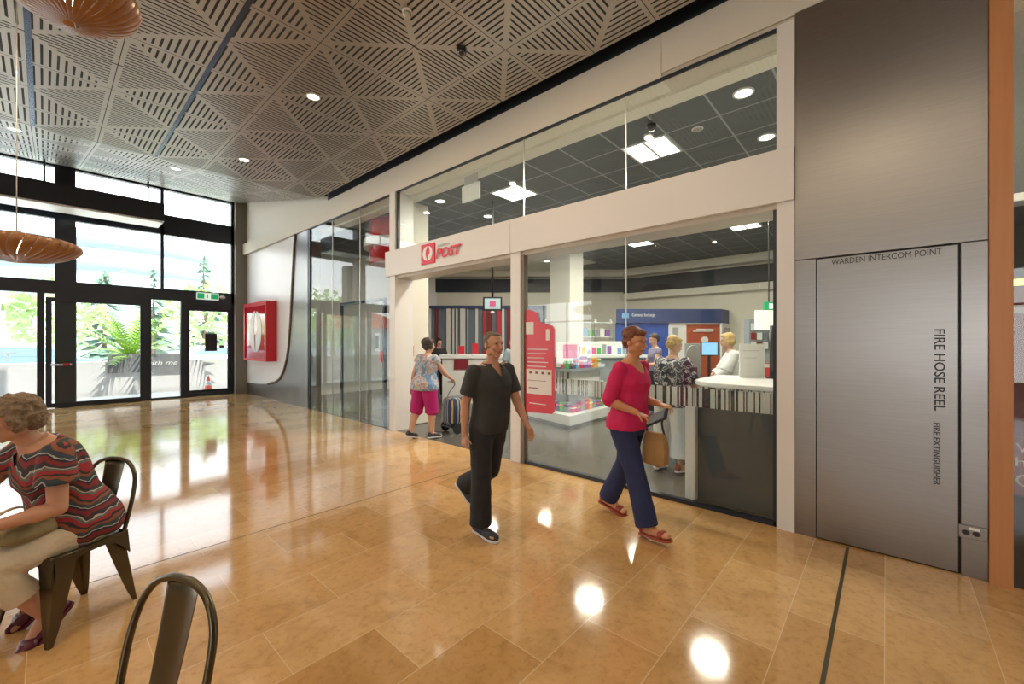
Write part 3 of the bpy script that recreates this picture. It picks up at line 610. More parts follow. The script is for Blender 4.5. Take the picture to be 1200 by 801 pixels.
# striped feature wall and counter seen through the doorway
fw = thing('striped_feature_wall', 'slate wall panel with white and red vertical stripes behind the counters', 'wall panel', W(-1.0, 15.6))
def dpan(lat0, lat1, dep, z0, z1, th): mb = MB(); mb.obox(F((lat0+lat1)/2, dep-th/2), RT*(lat1-lat0)/2, FW*th/2, z0, z1); return mb
dpan(-4.6, 1.3, 15.85, 0, 2.95, .06).build('panel', 'slate', fw)
dpan(-4.6, 1.3, 15.80, 2.86, 2.97, .08).build('top_rail', 'navy', fw)
def lat_at(u, d): return (u-600)/FPX*d
for u0, u1, m_ in ((523,528,'white_panel'),(530,532,'white_panel'),(534,536,'white_panel'),(539,545,'white_panel'),(547.5,548.5,'white_panel'),(557,560,'white_panel'),(566,569,'red'),(571,577,'dark_red'),(582,587,'red'),(588,591,'white_panel'),(594,599,'dark_red'),(510,513,'dark_red'),(604,609,'red')):
    dpan(lat_at(u0,15.7), lat_at(u1,15.7), 15.78, 0, 2.86, .05).build('stripe', m_, fw)
ct = thing('service_counter', 'white counter with a red placard on its front, seen through the doorway', 'counter', W(lat_at(550,11), 11))
dpan(lat_at(519,11), lat_at(606,11), 11.4, 0, 1.17, .5).build('body', 'white_panel', ct); dpan(lat_at(516,11), lat_at(608,11), 11.45, 1.17, 1.27, .6).build('top', 'wall_white', ct, bevel=.01)
dpan(lat_at(532,10.9), lat_at(549,10.9), 10.9, .88, 1.16, .02).build('placard', 'dark_red', ct)
def screen_box(nm, u, v0, v1, dep, wpx, m_, lab, cat, th=.05, name=None):
    z0 = EYE+(400.5-v1)/FPX*dep; z1 = EYE+(400.5-v0)/FPX*dep
    o = dpan(lat_at(u-wpx/2, dep), lat_at(u+wpx/2, dep), dep, z0, z1, th).build(nm, m_); tag(o, lab, cat); return o
for u, v0, v1, m_, lb_ in ((541,405,415.5,'red','red card stand on the far counter, left one'),(557,402,415.5,'red','red card stand on the far counter, right one')):
    tt = thing('card_stand', lb_, 'stand', W(lat_at(u,11.2), 11.2, 1.27)); z1 = EYE+(400.5-v0)/FPX*11.2
    dpan(lat_at(u-3.4,11.2), lat_at(u+3.4,11.2), 11.2, 1.28, z1, .03).build('card', m_, tt); dpan(lat_at(u-3.8,11.2), lat_at(u+3.8,11.2), 11.25, 1.27, 1.285, .14).build('foot', 'white_plastic', tt)
rb = thing('wall_notice_holder', 'small red box on the cream column left of the doorway', 'sign', (4.7, 6.72, 1.4)); bx('case', 'red', (4.62, 4.72, 6.74, 6.78, 1.33, 1.53), rb); bx('slot', 'dark_red', (4.64,4.70,6.735,6.74,1.42,1.44), rb)
# hanging screen
tv = thing('hanging_screen', 'small framed screen on a black pole hanging in the doorway', 'screen', W(lat_at(577,8), 8, 2.2))
dd = 8.0; dpan(lat_at(566,dd), lat_at(588.5,dd), dd+.05, 2.2, 2.46, .06).build('case', 'black', tv, bevel=.005)
dpan(lat_at(568,dd), lat_at(586.5,dd), dd-.01, 2.23, 2.43, .01).build('picture', 'screen_grey', tv); dpan(lat_at(574,dd), lat_at(581,dd), dd-.02, 2.28, 2.38, .008).build('picture_detail', 'pink', tv)
MB().cyl(F(lat_at(577,dd),dd+.05), .022, 2.46, 4.3, 10).build('pole', 'black', tv, True); MB().ell(W(lat_at(577,dd),dd+.02,2.17), (.04,.04,.03)).build('sensor', 'white_plastic', tv, True)
# display gondola behind the window
gp = [W(lat_at(619,8.8),8.8), W(lat_at(668,7.7),7.7), W(lat_at(716,8.9),8.9), W(lat_at(716,10.5),10.5), W(lat_at(619,10.5),10.5)]
gd = thing('display_stand', 'low white island display stand with striped panel and shelves of gifts behind the window', 'display stand', W(lat_at(670,8.8),8.8))
def poly_up(pts, z0, z1): return MB().prism([(p.x,p.y,z0) for p in pts], (0,0,z1-z0))
poly_up(gp, .0, .06).build('plinth_shadow_gap', 'grey_paint', gd); cgp = sum(gp, V())/5
poly_up([p+(p-cgp)*.03 for p in gp], .06, .24).build('plinth', 'shelf_white', gd)
ip = [cgp+(p-cgp)*.72 for p in gp]
poly_up(ip, .24, .62).build('lower_body', 'shelf_grey', gd); poly_up([cgp+(p-cgp)*.80 for p in gp], .62, .66).build('shelf', 'shelf_white', gd)
poly_up(ip, .66, 1.02).build('striped_panel', 'barcode', gd); poly_up([cgp+(p-cgp)*.84 for p in gp], 1.02, 1.07).build('shelf', 'shelf_grey', gd)
random.seed(11)
cols = ['pink','purple','paper','yellow','sky_blue','red','green','orange','white_plastic','shelf_grey','navy']
ips = [cgp+(p-cgp)*.80 for p in gp]
n_i = 0
def goods(zb, sc, group, pts, labels, cnt):
    global n_i
    for e in (0, 1):
        a, b = pts[e], pts[e+1]; dirv = (b-a).normalized(); nrm = V((dirv.y, -dirv.x, 0))
        for k in range(cnt):
            c = a+(b-a)*((k+.5)/cnt); c = c+(cgp-c)*.10; w_ = (b-a).length/cnt*.40; h_ = random.uniform(.12,.26)*sc
            mb = MB(); mb.obox((c.x,c.y), dirv*w_, nrm*.05, zb, zb+h_)
            o = mb.build('boxed_gift', random.choice(cols)); tag(o, labels, 'gift box', group)
            bnd = MB(); bnd.obox((c.x,c.y), dirv*w_*1.02, nrm*.052, zb+h_*.55, zb+h_*.75); bnd.build('band', random.choice(cols), o)
goods(.245, .9, 'boxed gifts on the low shelf of the island display', [cgp+(p-cgp)*.88 for p in gp], 'small colourful boxed gift on the low white plinth of the window display', 8)
goods(1.075, .9, 'boxed gifts on the top shelf of the island display', [cgp+(p-cgp)*.80 for p in gp], 'small colourful boxed gift on the top shelf above the striped display panel', 8)
ps = thing('display_poster', 'pink and white poster board standing on the display beside the red window poster', 'poster', W(lat_at(664,8.2),8.2,1.07))
dpan(lat_at(652,8.3), lat_at(679,8.3), 8.3, 1.10, 1.60, .02).build('board', 'paper', ps); dpan(lat_at(660,8.27), lat_at(676,8.27), 8.27, 1.28, 1.55, .01).build('picture', 'pink', ps); dpan(lat_at(655,8.25), lat_at(672,8.25), 8.25, 1.16, 1.28, .01).build('picture', 'white_plastic', ps)
MB().cyl(F(lat_at(666,8.3),8.33), .012, 1.07, 1.2).build('post', 'chrome', ps)
# second gondola: slanted card racks
g2 = thing('card_rack', 'grey greeting card rack with slanted trays behind the island display', 'rack', W(lat_at(705,10.6),10.6))
dpan(lat_at(672,10.8), lat_at(755,10.8), 11.4, 0, 1.2, .6).build('base', 'shelf_grey', g2); dpan(lat_at(672,11), lat_at(758,11), 11.45, 1.2, 1.26, .75).build('tray', 'shelf_white', g2)
dpan(lat_at(672,11), lat_at(735,11), 11.5, 1.26, 1.62, .04).build('header', 'shelf_white', g2)
for k in range(13):
    u = 676+k*6; z_ = 1.28; o = dpan(lat_at(u,10.85), lat_at(u+4.6,10.85), 10.9, z_, z_+random.uniform(.14,.26), .03).build('greeting_card', random.choice(cols)); tag(o, 'greeting card propped in the tray of the grey rack', 'card', 'cards in the grey rack')
# magazine stand further back with bright window behind is the far end: two tall shelving bays
for k, (u0, u1, lb_) in enumerate(((640, 676, 'tall white wire shelving bay behind the poster board, left one'), (680, 716, 'tall white wire shelving bay behind the card rack, right one'))):
    t = thing('shelving_bay', lb_, 'shelving', W(lat_at((u0+u1)/2,13.5),13.5)); fr_ = MB()
    for u in (u0, (u0+u1)/2, u1):
        a = lat_at(u,13.5); fr_.obox(F(a,13.5), RT*.03, FW*.03, 0, 2.35)
    fr_.build('uprights', 'shelf_white', t)
    for z_ in (.4, .85, 1.3, 1.75, 2.2): dpan(lat_at(u0,13.5), lat_at(u1,13.5), 13.7, z_, z_+.03, .4).build('shelf', 'shelf_white', t)
    for z_ in (1.33, 1.78):
        for q in range(5):
            a = lat_at(u0+3+q*6.6,13.5); o = dpan(a, a+.14, 13.55, z_, z_+random.uniform(.18,.34), .1).build('packet', random.choice(cols)); tag(o, 'small packet on a tall white shelving bay', 'packet', 'packets on the tall shelving bays')
# currency exchange kiosk
kx = thing('currency_kiosk', 'blue kiosk lettered Currency Exchange at the back of the shop', 'kiosk', W(lat_at(780,13),13))
L0, L1 = lat_at(722,13), lat_at(845,13); RV = (W(7.95,14.6)-W(6.5,13)); RV.z = 0
def ret(a0, a1, z0, z1, m_, nm, off=0.0):     # strip along the return side of the kiosk
    d = RV.normalized(); n_ = V((d.y, -d.x, 0)); s_ = W(L1, 13)+n_*off; LEN = RV.length
    c = s_+d*((a0+a1)/2*LEN); mb = MB(); mb.obox((c.x,c.y), d*((a1-a0)/2*LEN), n_*.03, z0, z1); return mb.build(nm, m_, kx)
dpan(L0, L1, 13, 2.19, 2.62, .06).build('fascia', 'navy', kx); ret(0, 1, 2.19, 2.62, 'navy', 'fascia')
dpan(L0, lat_at(784,13.05), 13.1, 0, 2.19, .05).build('panel', 'blue', kx); dpan(lat_at(784,13), lat_at(805,13), 13.1, 0, 2.12, .06).build('door', 'white_panel', kx); dpan(lat_at(790,12.9), lat_at(796,12.9), 13.02, 1.65, 2.05, .02).build('door_window', 'monitor_grey', kx)
dpan(lat_at(805,13), L1, 13.1, 0, 2.14, .05).build('poster', 'orange_poster', kx); dpan(lat_at(816,13), lat_at(836,13), 13.0, 1.98, 2.01, .01).build('poster_line', 'paper', kx); dpan(lat_at(812,13), lat_at(836,13), 13.0, 1.92, 1.95, .01).build('poster_line', 'paper', kx)
cc = W(lat_at(826,13), 13.02, 1.66); MB().loft([[cc+RT*.11*cos(2*pi*k/20)+V((0,0,.11*sin(2*pi*k/20)))-FW*(.02*q) for k in range(20)] for q in (0,1)]).build('round_mark', 'paper', kx)
ret(0, 1, 0, 2.19, 'white_panel', 'side_wall'); ret(.1, .4, 1.45, 2.05, 'monitor_grey', 'poster', .04); ret(.52, .85, 1.45, 2.05, 'monitor_grey', 'poster', .04)
text('Currency Exchange', 'paper', kx, tuple(RT), (0,0,1), tuple(W(lat_at(741,12.9), 12.92, 2.36)), lat_at(768,12.9)-lat_at(741,12.9), .13)
dpan(lat_at(728,13), lat_at(736,13), 12.93, 2.34, 2.48, .02).build('mark', 'sky_blue', kx)
# window counter with the curved white end
wc = thing('window_counter', 'dark fronted counter with curved white top just behind the right shop window', 'counter', (5.0, .9, 0))
bx('front', 'counter_dark', (4.44, 4.48, -.50, 1.43, 0, .97), wc); bx('end_panel', 'white_panel', (4.36, 4.48, 1.43, 1.53, 0, 1.0), wc, bevel=.01)
bx('body', 'shelf_grey', (4.48, 5.3, -.50, 1.40, 0, 1.0), wc); bx('striped_front', 'barcode', (4.42, 4.44, -.50, 1.40, .975, 1.15), wc)
tp = MB(); tp.prism([(4.36,-.50,1.15),(4.36,1.12,1.15)]+[(4.36+.42*(1-cos(a)), 1.12+.42*sin(a), 1.15) for a in [radians(q) for q in range(10,91,10)]]+[(5.5,1.54,1.15),(5.5,-.50,1.15)], (0,0,.05)); tp.build('top', 'wall_white', wc, bevel=.012)
# desk in front of the staff member
dk = thing('staff_desk', 'pale service desk between the blonde customer and the seated clerk', 'desk', W(lat_at(815,5.7),5.7))
MB().obox(F(lat_at(828,5.75),5.85), RT*.52, FW*.32, 0, .98).build('body', 'shelf_grey', dk, bevel=.01); MB().obox(F(lat_at(828,5.75),5.85), RT*.56, FW*.36, .98, 1.03).build('top', 'wall_white', dk, bevel=.01)
mo = thing('monitor', 'computer monitor with a bright blue screen between the customer and the clerk', 'monitor', W(lat_at(831,6.1),6.1,1.03))
dpan(lat_at(821,6.1), lat_at(841,6.1), 6.1, 1.40, 1.60, .03).build('case', 'black', mo); dpan(lat_at(822,6.08), lat_at(840,6.08), 6.065, 1.415, 1.59, .006).build('display', 'screen', mo); MB().cyl(F(lat_at(831,6.1),6.1), .02, 1.05, 1.4).build('stem', 'black', mo); MB().cyl(F(lat_at(831,6.1),6.1), .1, 1.03, 1.05).build('foot', 'black', mo)
mo2 = thing('monitor', 'grey backed monitor left of the bright blue screen', 'monitor', W(lat_at(812,6.25),6.25,1.03))
dpan(lat_at(803,6.25), lat_at(821,6.25), 6.28, 1.38, 1.58, .03).build('case', 'monitor_grey', mo2, bevel=.006); MB().cyl(F(lat_at(812,6.25),6.3), .02, 1.04, 1.4).build('stem', 'black', mo2)
pv = thing('counter_divider', 'tall grey rounded counter divider with a small red label', 'divider', W(lat_at(819,5.2),5.2,1.03))
c0 = W(lat_at(819,5.3), 5.45, 0); pr_ = [(-.10,1.03),(.10,1.03),(.10,1.36)]+[(.10*cos(a), 1.38+.18*sin(a)) for a in [radians(q) for q in range(10,180,17)]]+[(-.10,1.36)]
MB().prism([c0+RT*a+V((0,0,b)) for a, b in pr_], FW*.04).build('shell', 'monitor_grey', pv, bevel=.006); MB().prism([c0-FW*.006+RT*a+V((0,0,b)) for a, b in ((-.045,1.14),(.045,1.14),(.045,1.27),(-.045,1.27))], FW*.006).build('label', 'dark_red', pv)
for k, (u, cc_, lb_) in enumerate(((804,'yellow','small yellow item on the desk by the customer'),(810,'paper','paper stack on the desk by the customer'),(800,'yellow','yellow pen pot nearest the blonde customer'))):
    zz = 1.03; p_ = W(lat_at(u,5.7), 5.62+.05*k, zz); t = thing('desk_item', lb_, 'desk item', p_); MB().cyl((p_.x,p_.y), .045, zz, zz+.09+.03*k, 14, .05).build('pot', cc_, t, True); MB().cyl((p_.x,p_.y), .012, zz+.09, zz+.2, 8).build('pen', 'navy', t)
# things on the window counter
bs = thing('counter_notice', 'white paper notice board standing on the curved counter', 'notice', (5.1, .95, 1.2))
dpan(lat_at(866,4.7), lat_at(895,4.7), 4.7, 1.2, 1.58, .02).build('sheet', 'paper', bs)
for k in range(3): dpan(lat_at(869+k*2,4.7), lat_at(888-k*2,4.7), 4.678, 1.50-.08*k, 1.506-.08*k, .003).build('line', 'sign_grey', bs)
MB().obox(F(lat_at(880,4.7),4.7), RT*.12, FW*.05, 1.2, 1.21).build('foot', 'white_plastic', bs)
pp = thing('counter_pole', 'thick black upright pole standing on the counter at the window edge', 'pole', W(lat_at(905,4.9),4.9,1.2)); MB().cyl(F(lat_at(904.5,4.6),4.6), .022, 1.2, 1.78, 14).build('tube', 'pole_dark', pp, True); MB().cyl(F(lat_at(904.5,4.6),4.6), .06, 1.2, 1.215, 18).build('foot', 'pole_dark', pp)
rc = thing('red_card_box', 'small red and white card box on the counter behind the paper notice', 'card box', W(lat_at(897,5.3),5.3,1.2)); dpan(lat_at(893,4.8), lat_at(902,4.8), 4.82, 1.2, 1.36, .05).build('box', 'red', rc); dpan(lat_at(894,4.8), lat_at(901,4.8), 4.765, 1.31, 1.35, .004).build('label', 'paper', rc)
ls = thing('lit_sign', 'glowing warm white sign panel above the counter at the window edge', 'sign', W(lat_at(900,6.4),6.4,1.7)); dpan(lat_at(884,6.4), lat_at(925,6.4), 6.4, 1.78, 2.08, .06).build('panel', 'glow_sign', ls, bevel=.01); MB().cyl(F(lat_at(913,6.4),6.45), .02, 0, 1.78).build('post', 'pole_dark', ls)
ex2 = thing('exit_sign', 'green exit sign above the glowing panel inside the shop', 'sign', W(lat_at(901,8),8,2.2)); dpan(lat_at(894,8), lat_at(908,8), 8, 2.2, 2.36, .06).build('case', 'exit_green', ex2); dpan(lat_at(899,8), lat_at(903,8), 7.935, 2.23, 2.33, .01).build('figure', 'exit_white', ex2); MB().cyl(F(lat_at(901,8),8), .012, 2.36, 4.3, 8).build('rod', 'pole_dark', ex2)
cs = thing('card_shelf', 'wall rack of cards under the glowing sign', 'rack', W(lat_at(893,9),9,0)); dpan(lat_at(878,9), lat_at(925,9), 9.2, 0, 2.1, .2).build('body', 'shelf_grey', cs)
for r_ in range(3):
    for q in range(4): dpan(lat_at(880+q*7,8.98), lat_at(885.5+q*7,8.98), 8.98, 1.45+.2*r_, 1.6+.2*r_, .02).build('card', ['paper','dark_red','shelf_white','slate'][(q+r_) % 4], cs)

# ================================================================== outside the entrance
struct(bx('floor_outside', 'ext_ground', (-60, 40, FY+.0, 120, -.12, -.01)))
pw = thing('planter_box', 'long pale planter wall outside the doors with a grey script sign', 'planter', (1.5, 17.6, 0))
bx('body', 'planter', (-2.2, 6.5, 17.3, 17.7, -.01, 1.02), pw); bx('sign_plate', 'sign_plate', (1.25, 3.05, 17.26, 17.3, .66, 1.22), pw)
text('with me', 'paper', pw, (1,0,0), (0,0,1), (2.1,17.25,.86), .8, .16, shear=.3)
bx('soil_bed', 'leaf_dark', (-2.2, 6.5, 17.7, 18.9, -.01, .95), pw)
def fronds(loc, n, Ln, w_, m_, up=.5):
    mb = MB(); rnd = random.Random(5)
    for k in range(n):
        a = 2*pi*k/n+rnd.uniform(-.2,.2); el = rnd.uniform(.15, 1.25); L_ = Ln*rnd.uniform(.8,1.1); pts = []
        for i in range(9):
            t = i/8; r = L_*t*cos(el)+.0; z = L_*t*sin(el)*up*2.1-1.0*L_*t*t*.28; pts.append(V((loc[0]+r*cos(a), loc[1]+r*sin(a), loc[2]+z)))
        mb.tube(pts, [.012*(1-.8*i/8) for i in range(9)], 5)
        side = V((-sin(a), cos(a), 0))
        for i in range(1, 9):
            for q in range(2):
                p = pts[i]-(pts[i]-pts[i-1])*(q*.5); t = i/8; lf = w_*(1-abs(t-.5)*1.1)
                for s_ in (-1, 1):
                    tip = p+side*s_*lf+(pts[i]-pts[i-1])*.9+V((0,0,-.02)); e = (pts[i]-pts[i-1])*.16
                    mb.add([p-e, p+e, tip, p+V((0,0,.006))], [(0,1,2),(0,3,2),(1,2,3),(0,1,3)])
    return mb
cy = thing('cycad', 'spiky palm-like cycad with bright green fronds in the planter outside the doors', 'plant', (1.85, 18.2, .95))
fronds((1.85,18.2,1.12), 30, 2.2, .30, 'leaf_bright').build('fronds', 'leaf_bright', cy, False); MB().lathe((1.85,18.2), [(.16,.95),(.2,1.1),(.1,1.25)], 12).build('trunk', 'bark', cy, True)
cn = thing('traffic_cone', 'orange and white traffic cone on the ground outside the right hand door', 'cone', (3.55, 16.4, -.01))
MB().obox((3.55,16.4), (.17,0), (0,.17), -.01, .02).build('base', 'cone', cn); MB().lathe((3.55,16.4), [(.12,.02),(.085,.2)], 20).build('lower_cone', 'cone', cn, True); MB().lathe((3.55,16.4), [(.085,.2),(.058,.34)], 20).build('band', 'paper', cn, True); MB().lathe((3.55,16.4), [(.058,.34),(.022,.5)], 20).build('upper_cone', 'cone', cn, True)
struct(bx('pillar_outside', 'ext_pillar', (.22, .56, 15.75, 16.2, 0, 4.6)))
def conifer(x, y, h, r, lb_):
    t = thing('conifer', lb_, 'tree', (x,y,0)); mb = MB(); rnd = random.Random(int(x*7+y))
    for k in range(70):
        u = rnd.random(); z = h*(.12+.86*u); L_ = r*(1-u)**.8*rnd.uniform(.7,1.15)+.15; a = rnd.uniform(0, 2*pi)
        p = V((x,y,z)); q = V((x+L_*cos(a), y+L_*sin(a), z-.25*L_)); s_ = V((-sin(a), cos(a), 0))*L_*.28
        mb.add([p+V((0,0,.15)), q, p*.45+q*.55+s_-V((0,0,.12)), p*.45+q*.55-s_-V((0,0,.12)), p*.5+q*.5+V((0,0,.2))], [(0,2,4),(0,4,3),(2,1,4),(4,1,3),(0,3,1,2)])
    mb.build('foliage', 'leaf_dark', t); MB().cyl((x,y), .16, 0, h*.95, 8, .03).build('trunk', 'bark', t)
def broadleaf(x, y, h, r, m_, lb_):
    t = thing('street_tree', lb_, 'tree', (x,y,0)); mb = MB(); rnd = random.Random(int(x*13+y))
    for k in range(420):
        d_ = V((rnd.gauss(0,1), rnd.gauss(0,1), rnd.gauss(0,.8))).normalized()*r*rnd.uniform(.6,1.05); c_ = V((x,y,h))+d_; e = .28*rnd.uniform(.6,1.3)
        a_ = V((rnd.uniform(-1,1), rnd.uniform(-1,1), rnd.uniform(-1,1))).normalized()*e; b_ = a_.cross(V((rnd.uniform(-1,1),.3,1))).normalized()*e*.6
        mb.add([c_-a_, c_+b_, c_+a_, c_-b_, c_+a_.cross(b_).normalized()*.05], [(0,1,4),(1,2,4),(2,3,4),(3,0,4),(0,3,2,1)])
    mb.build('foliage', m_, t); MB().cyl((x,y), .15, 0, h, 8, .08).build('trunk', 'bark', t)
conifer(2.75, 40, 6.8, 1.9, 'pale conifer beyond the entrance, left of the pair'); conifer(5.6, 42, 7.4, 1.9, 'pale conifer beyond the entrance, middle'); conifer(9.4, 45, 9.4, 2.8, 'tallest conifer beyond the entrance glazing')
broadleaf(7.2, 34, 3.4, 2.3, 'leaf', 'leafy street tree right of the cycad'); broadleaf(-5.5, 30, 3.2, 2.4, 'leaf', 'leafy tree beyond the left glazing'); broadleaf(.5, 33, 3.0, 2.0, 'leaf', 'round street tree directly behind the cycad'); broadleaf(13.0, 37, 3.2, 2.2, 'leaf', 'leafy tree seen through the right hand door')
bd = thing('office_building', 'pale curved office building beyond the entrance with ribbon windows', 'building', (6, 75, 0))
MB().cyl((6,80), 14, -.01, 14, 40).build('walls', 'ext_wall', bd, True)
for z_ in (7.0, 9.6, 12.2): MB().cyl((6,80), 14.08, z_, z_+1.0, 40).build('window_band', 'ext_window', bd, True)
hs = thing('house', 'low pale house with a red roof seen in the lobby glass and over the fence', 'building', (-14, 46, 0))
bx('walls', 'ext_wall', (-22, -8, 44, 50, -.01, 3.2), hs); MB().prism([(-22.5,43.5,3.2),(-7.5,43.5,3.2),(-15,43.5,5.4)], (0,7,0)).build('roof', 'roof_red', hs)
for k in range(4): bx('window', 'ext_window', (-20.5+k*3.2, -18.9+k*3.2, 43.95, 44.0, 1.0, 2.3), hs)
def car(x, y, m_, lb_):
    t = thing('car', lb_, 'car', (x,y,0)); L_ = 2.1
    MB().prism([(x-L_,y,.3),(x+L_,y,.3),(x+L_,y,.75),(x+L_*.62,y,.92),(x+L_*.35,y,1.36),(x-L_*.45,y,1.40),(x-L_*.8,y,.98),(x-L_,y,.9)], (0,1.7,0)).build('body', m_, t, bevel=.06)
    MB().prism([(x+L_*.55,y-.01,.93),(x+L_*.33,y-.01,1.29),(x-L_*.42,y-.01,1.32),(x-L_*.68,y-.01,.97)], (0,1.72,0)).build('side_glass', 'ext_window', t)
    for xx in (-1.3, 1.3):
        for yy in (0.02, 1.5): MB().loft([[V((x+xx+.32*cos(2*pi*k/18), y+yy-.03+.2*q, .31+.32*sin(2*pi*k/18))) for k in range(18)] for q in (0,1)]).build('wheel', 'tyre', t)
car(6.6, 27, 'car_white', 'white parked car seen between the doors beside the cycad'); car(9.6, 31, 'car_blue', 'blue parked car seen through the right hand door'); car(-.5, 29, 'car_blue', 'blue parked car behind the cycad at left')
fn = thing('railing', 'grey slatted railing outside the left glazing', 'fence', (-4, 21, 0)); bx('top_rail', 'fence', (-9, -.6, 20.98, 21.04, 1.2, 1.27), fn); bx('bottom_rail', 'fence', (-9, -.6, 20.98, 21.04, .1, .16), fn)
for k in range(42): bx('baluster', 'fence', (-9+k*.2, -8.96+k*.2, 20.99, 21.03, .1, 1.2), fn)

# ================================================================== chairs
def smooth_path(pts, n=6):
    pts = [V(p) for p in pts]; out = []
    for i in range(len(pts)-1):
        p0 = pts[max(i-1,0)]; p1 = pts[i]; p2 = pts[i+1]; p3 = pts[min(i+2,len(pts)-1)]
        for k in range(n):
            t = k/n; out.append(.5*((2*p1)+(-p0+p2)*t+(2*p0-5*p1+4*p2-p3)*t*t+(-p0+3*p1-3*p2+p3)*t**3))
    out.append(pts[-1]); return out
def metal_chair(loc, rz, label):
    """faces local +y"""
    t = thing('metal_chair', label, 'chair', loc, rz, 'bare steel cafe chairs')
    sh = .455
    ring = []
    for k in range(36):
        a = 2*pi*k/36; c_, s_ = cos(a), sin(a); e = .5
        ring.append(V((.185*abs(c_)**e*(1 if c_ > 0 else -1), .185*abs(s_)**e*(1 if s_ > 0 else -1), 0)))
    MB().loft([[p*.5+V((0,0,sh-.010)) for p in ring], [p*.93+V((0,0,sh-.004)) for p in ring], [p+V((0,0,sh)) for p in ring], [p*1.02+V((0,0,sh-.03)) for p in ring], [p*1.0+V((0,0,sh-.032)) for p in ring], [p*.9+V((0,0,sh-.012)) for p in ring], [p*.5+V((0,0,sh-.016)) for p in ring]]).build('seat', 'chair_steel', t, True, local=True)
    # arched aprons: four curved sheets between the legs
    for q in range(4):
        R = Matrix.Rotation(q*pi/2, 3, 'Z'); poly = []
        for k in range(13):
            x = -.185+.37*k/12; poly.append((x, sh-.005))
        for k in range(15):
            x = .185-.37*k/14; u = abs(x)/.185; poly.append((x, sh-.035-.11*u**3.2))
        MB().prism([R @ V((x, .183+ (sh-z)*.10, z)) for x, z in poly], R @ V((0,.0025,0))).build('apron', 'chair_steel', t, local=True)
    for sx in (-1, 1):
        for sy in (-1, 1):
            rings = []
            for k in range(8):
                u = k/7; z = sh-.02-(sh-.02)*u; o_ = .172+(.045*u if sy > 0 else .062*u); ox = .170+.022*u; w_ = .085*(1-u)**.8+.022
                cx_, cy_ = sx*ox, sy*o_; ax_ = V((-sx*w_,0,0)); ay_ = V((0,-sy*w_,0)); th_ = .004; c_ = V((cx_,cy_,z)); inn = V((-sx*th_*1.5,-sy*th_*1.5,0)); mid = V((-sx*.25*w_, -sy*.25*w_, 0))
                rings.append([c_+ax_, c_+ax_*.45+V((0,-sy*.002,0)), c_, c_+ay_*.45, c_+ay_, c_+ay_+V((-sx*th_,0,0)), c_+mid*.6+inn, c_+ax_+V((0,-sy*th_,0))])
            MB().loft(rings).build('leg', 'chair_steel', t, False, local=True)
    # hoop back and central splat
    hp = smooth_path([(-.175,-.165,sh-.03),(-.182,-.19,sh+.08),(-.186,-.215,sh+.20),(-.172,-.238,sh+.30),(-.125,-.252,sh+.37),(-.06,-.26,sh+.40),(0,-.262,sh+.405),(.06,-.26,sh+.40),(.125,-.252,sh+.37),(.172,-.238,sh+.30),(.186,-.215,sh+.20),(.182,-.19,sh+.08),(.175,-.165,sh-.03)])
    MB().tube(hp, .0115, 12).build('back_hoop', 'chair_steel', t, True, local=True)
    rings = []
    for k in range(10):
        u = k/9; z = sh-.01+.405*u; y = -.165-.097*u**.8; w_ = .052+.022*u
        rings.append([V((x*w_, y-.010*(1-x*x)+d, z)) for x, d in ((-1,0),(-.9,-.004),(-.5,-.004),(0,-.004),(.5,-.004),(.9,-.004),(1,0),(.9,.0),(.5,.0),(0,.0),(-.5,.0),(-.9,.0))])
    MB().loft(rings).build('splat', 'chair_steel', t, True, local=True)
    return t
def heading(hx, hy): return atan2(-hx, hy)

# ================================================================== people
def bake(mb, name, voxel, smooth_it=3, disp=None):
    me = mb.mesh(name+'_raw'); o = bpy.data.objects.new(name+'_raw', me); COL.objects.link(o)
    r = o.modifiers.new('r', 'REMESH'); r.mode = 'VOXEL'; r.voxel_size = voxel; r.use_smooth_shade = True
    if smooth_it: m_ = o.modifiers.new('s', 'SMOOTH'); m_.factor = .5; m_.iterations = smooth_it
    dg = bpy.context.evaluated_depsgraph_get(); dg.update(); out = bpy.data.meshes.new_from_object(o.evaluated_get(dg))
    bpy.data.objects.remove(o); bpy.data.meshes.remove(me)
    if disp:
        nr = [v.normal.copy() for v in out.vertices]
        for v, n_ in zip(out.vertices, nr): v.co += n_*disp(v.co)
    for p in out.polygons: p.use_smooth = True
    return out
def put(me, name, m_, parent, cut=None):
    if cut:
        bm = bmesh.new(); bm.from_mesh(me); dl = [f for f in bm.faces if cut(f.calc_center_median())]; bmesh.ops.delete(bm, geom=dl, context='FACES'); bm.to_mesh(me); bm.free()
    me.materials.clear(); me.materials.append(M(m_)); o = bpy.data.objects.new(name, me); COL.objects.link(o); o.parent = parent; return o
def ring_at(c, right, fwd, hw, hd, n=20, e=.85):
    out = []
    for k in range(n):
        a = 2*pi*k/n; cx, sy = cos(a), sin(a)
        out.append(c+right*(hw*(abs(cx)**e)*(1 if cx > 0 else -1))+fwd*(hd*(abs(sy)**e)*(1 if sy > 0 else -1)))
    return out
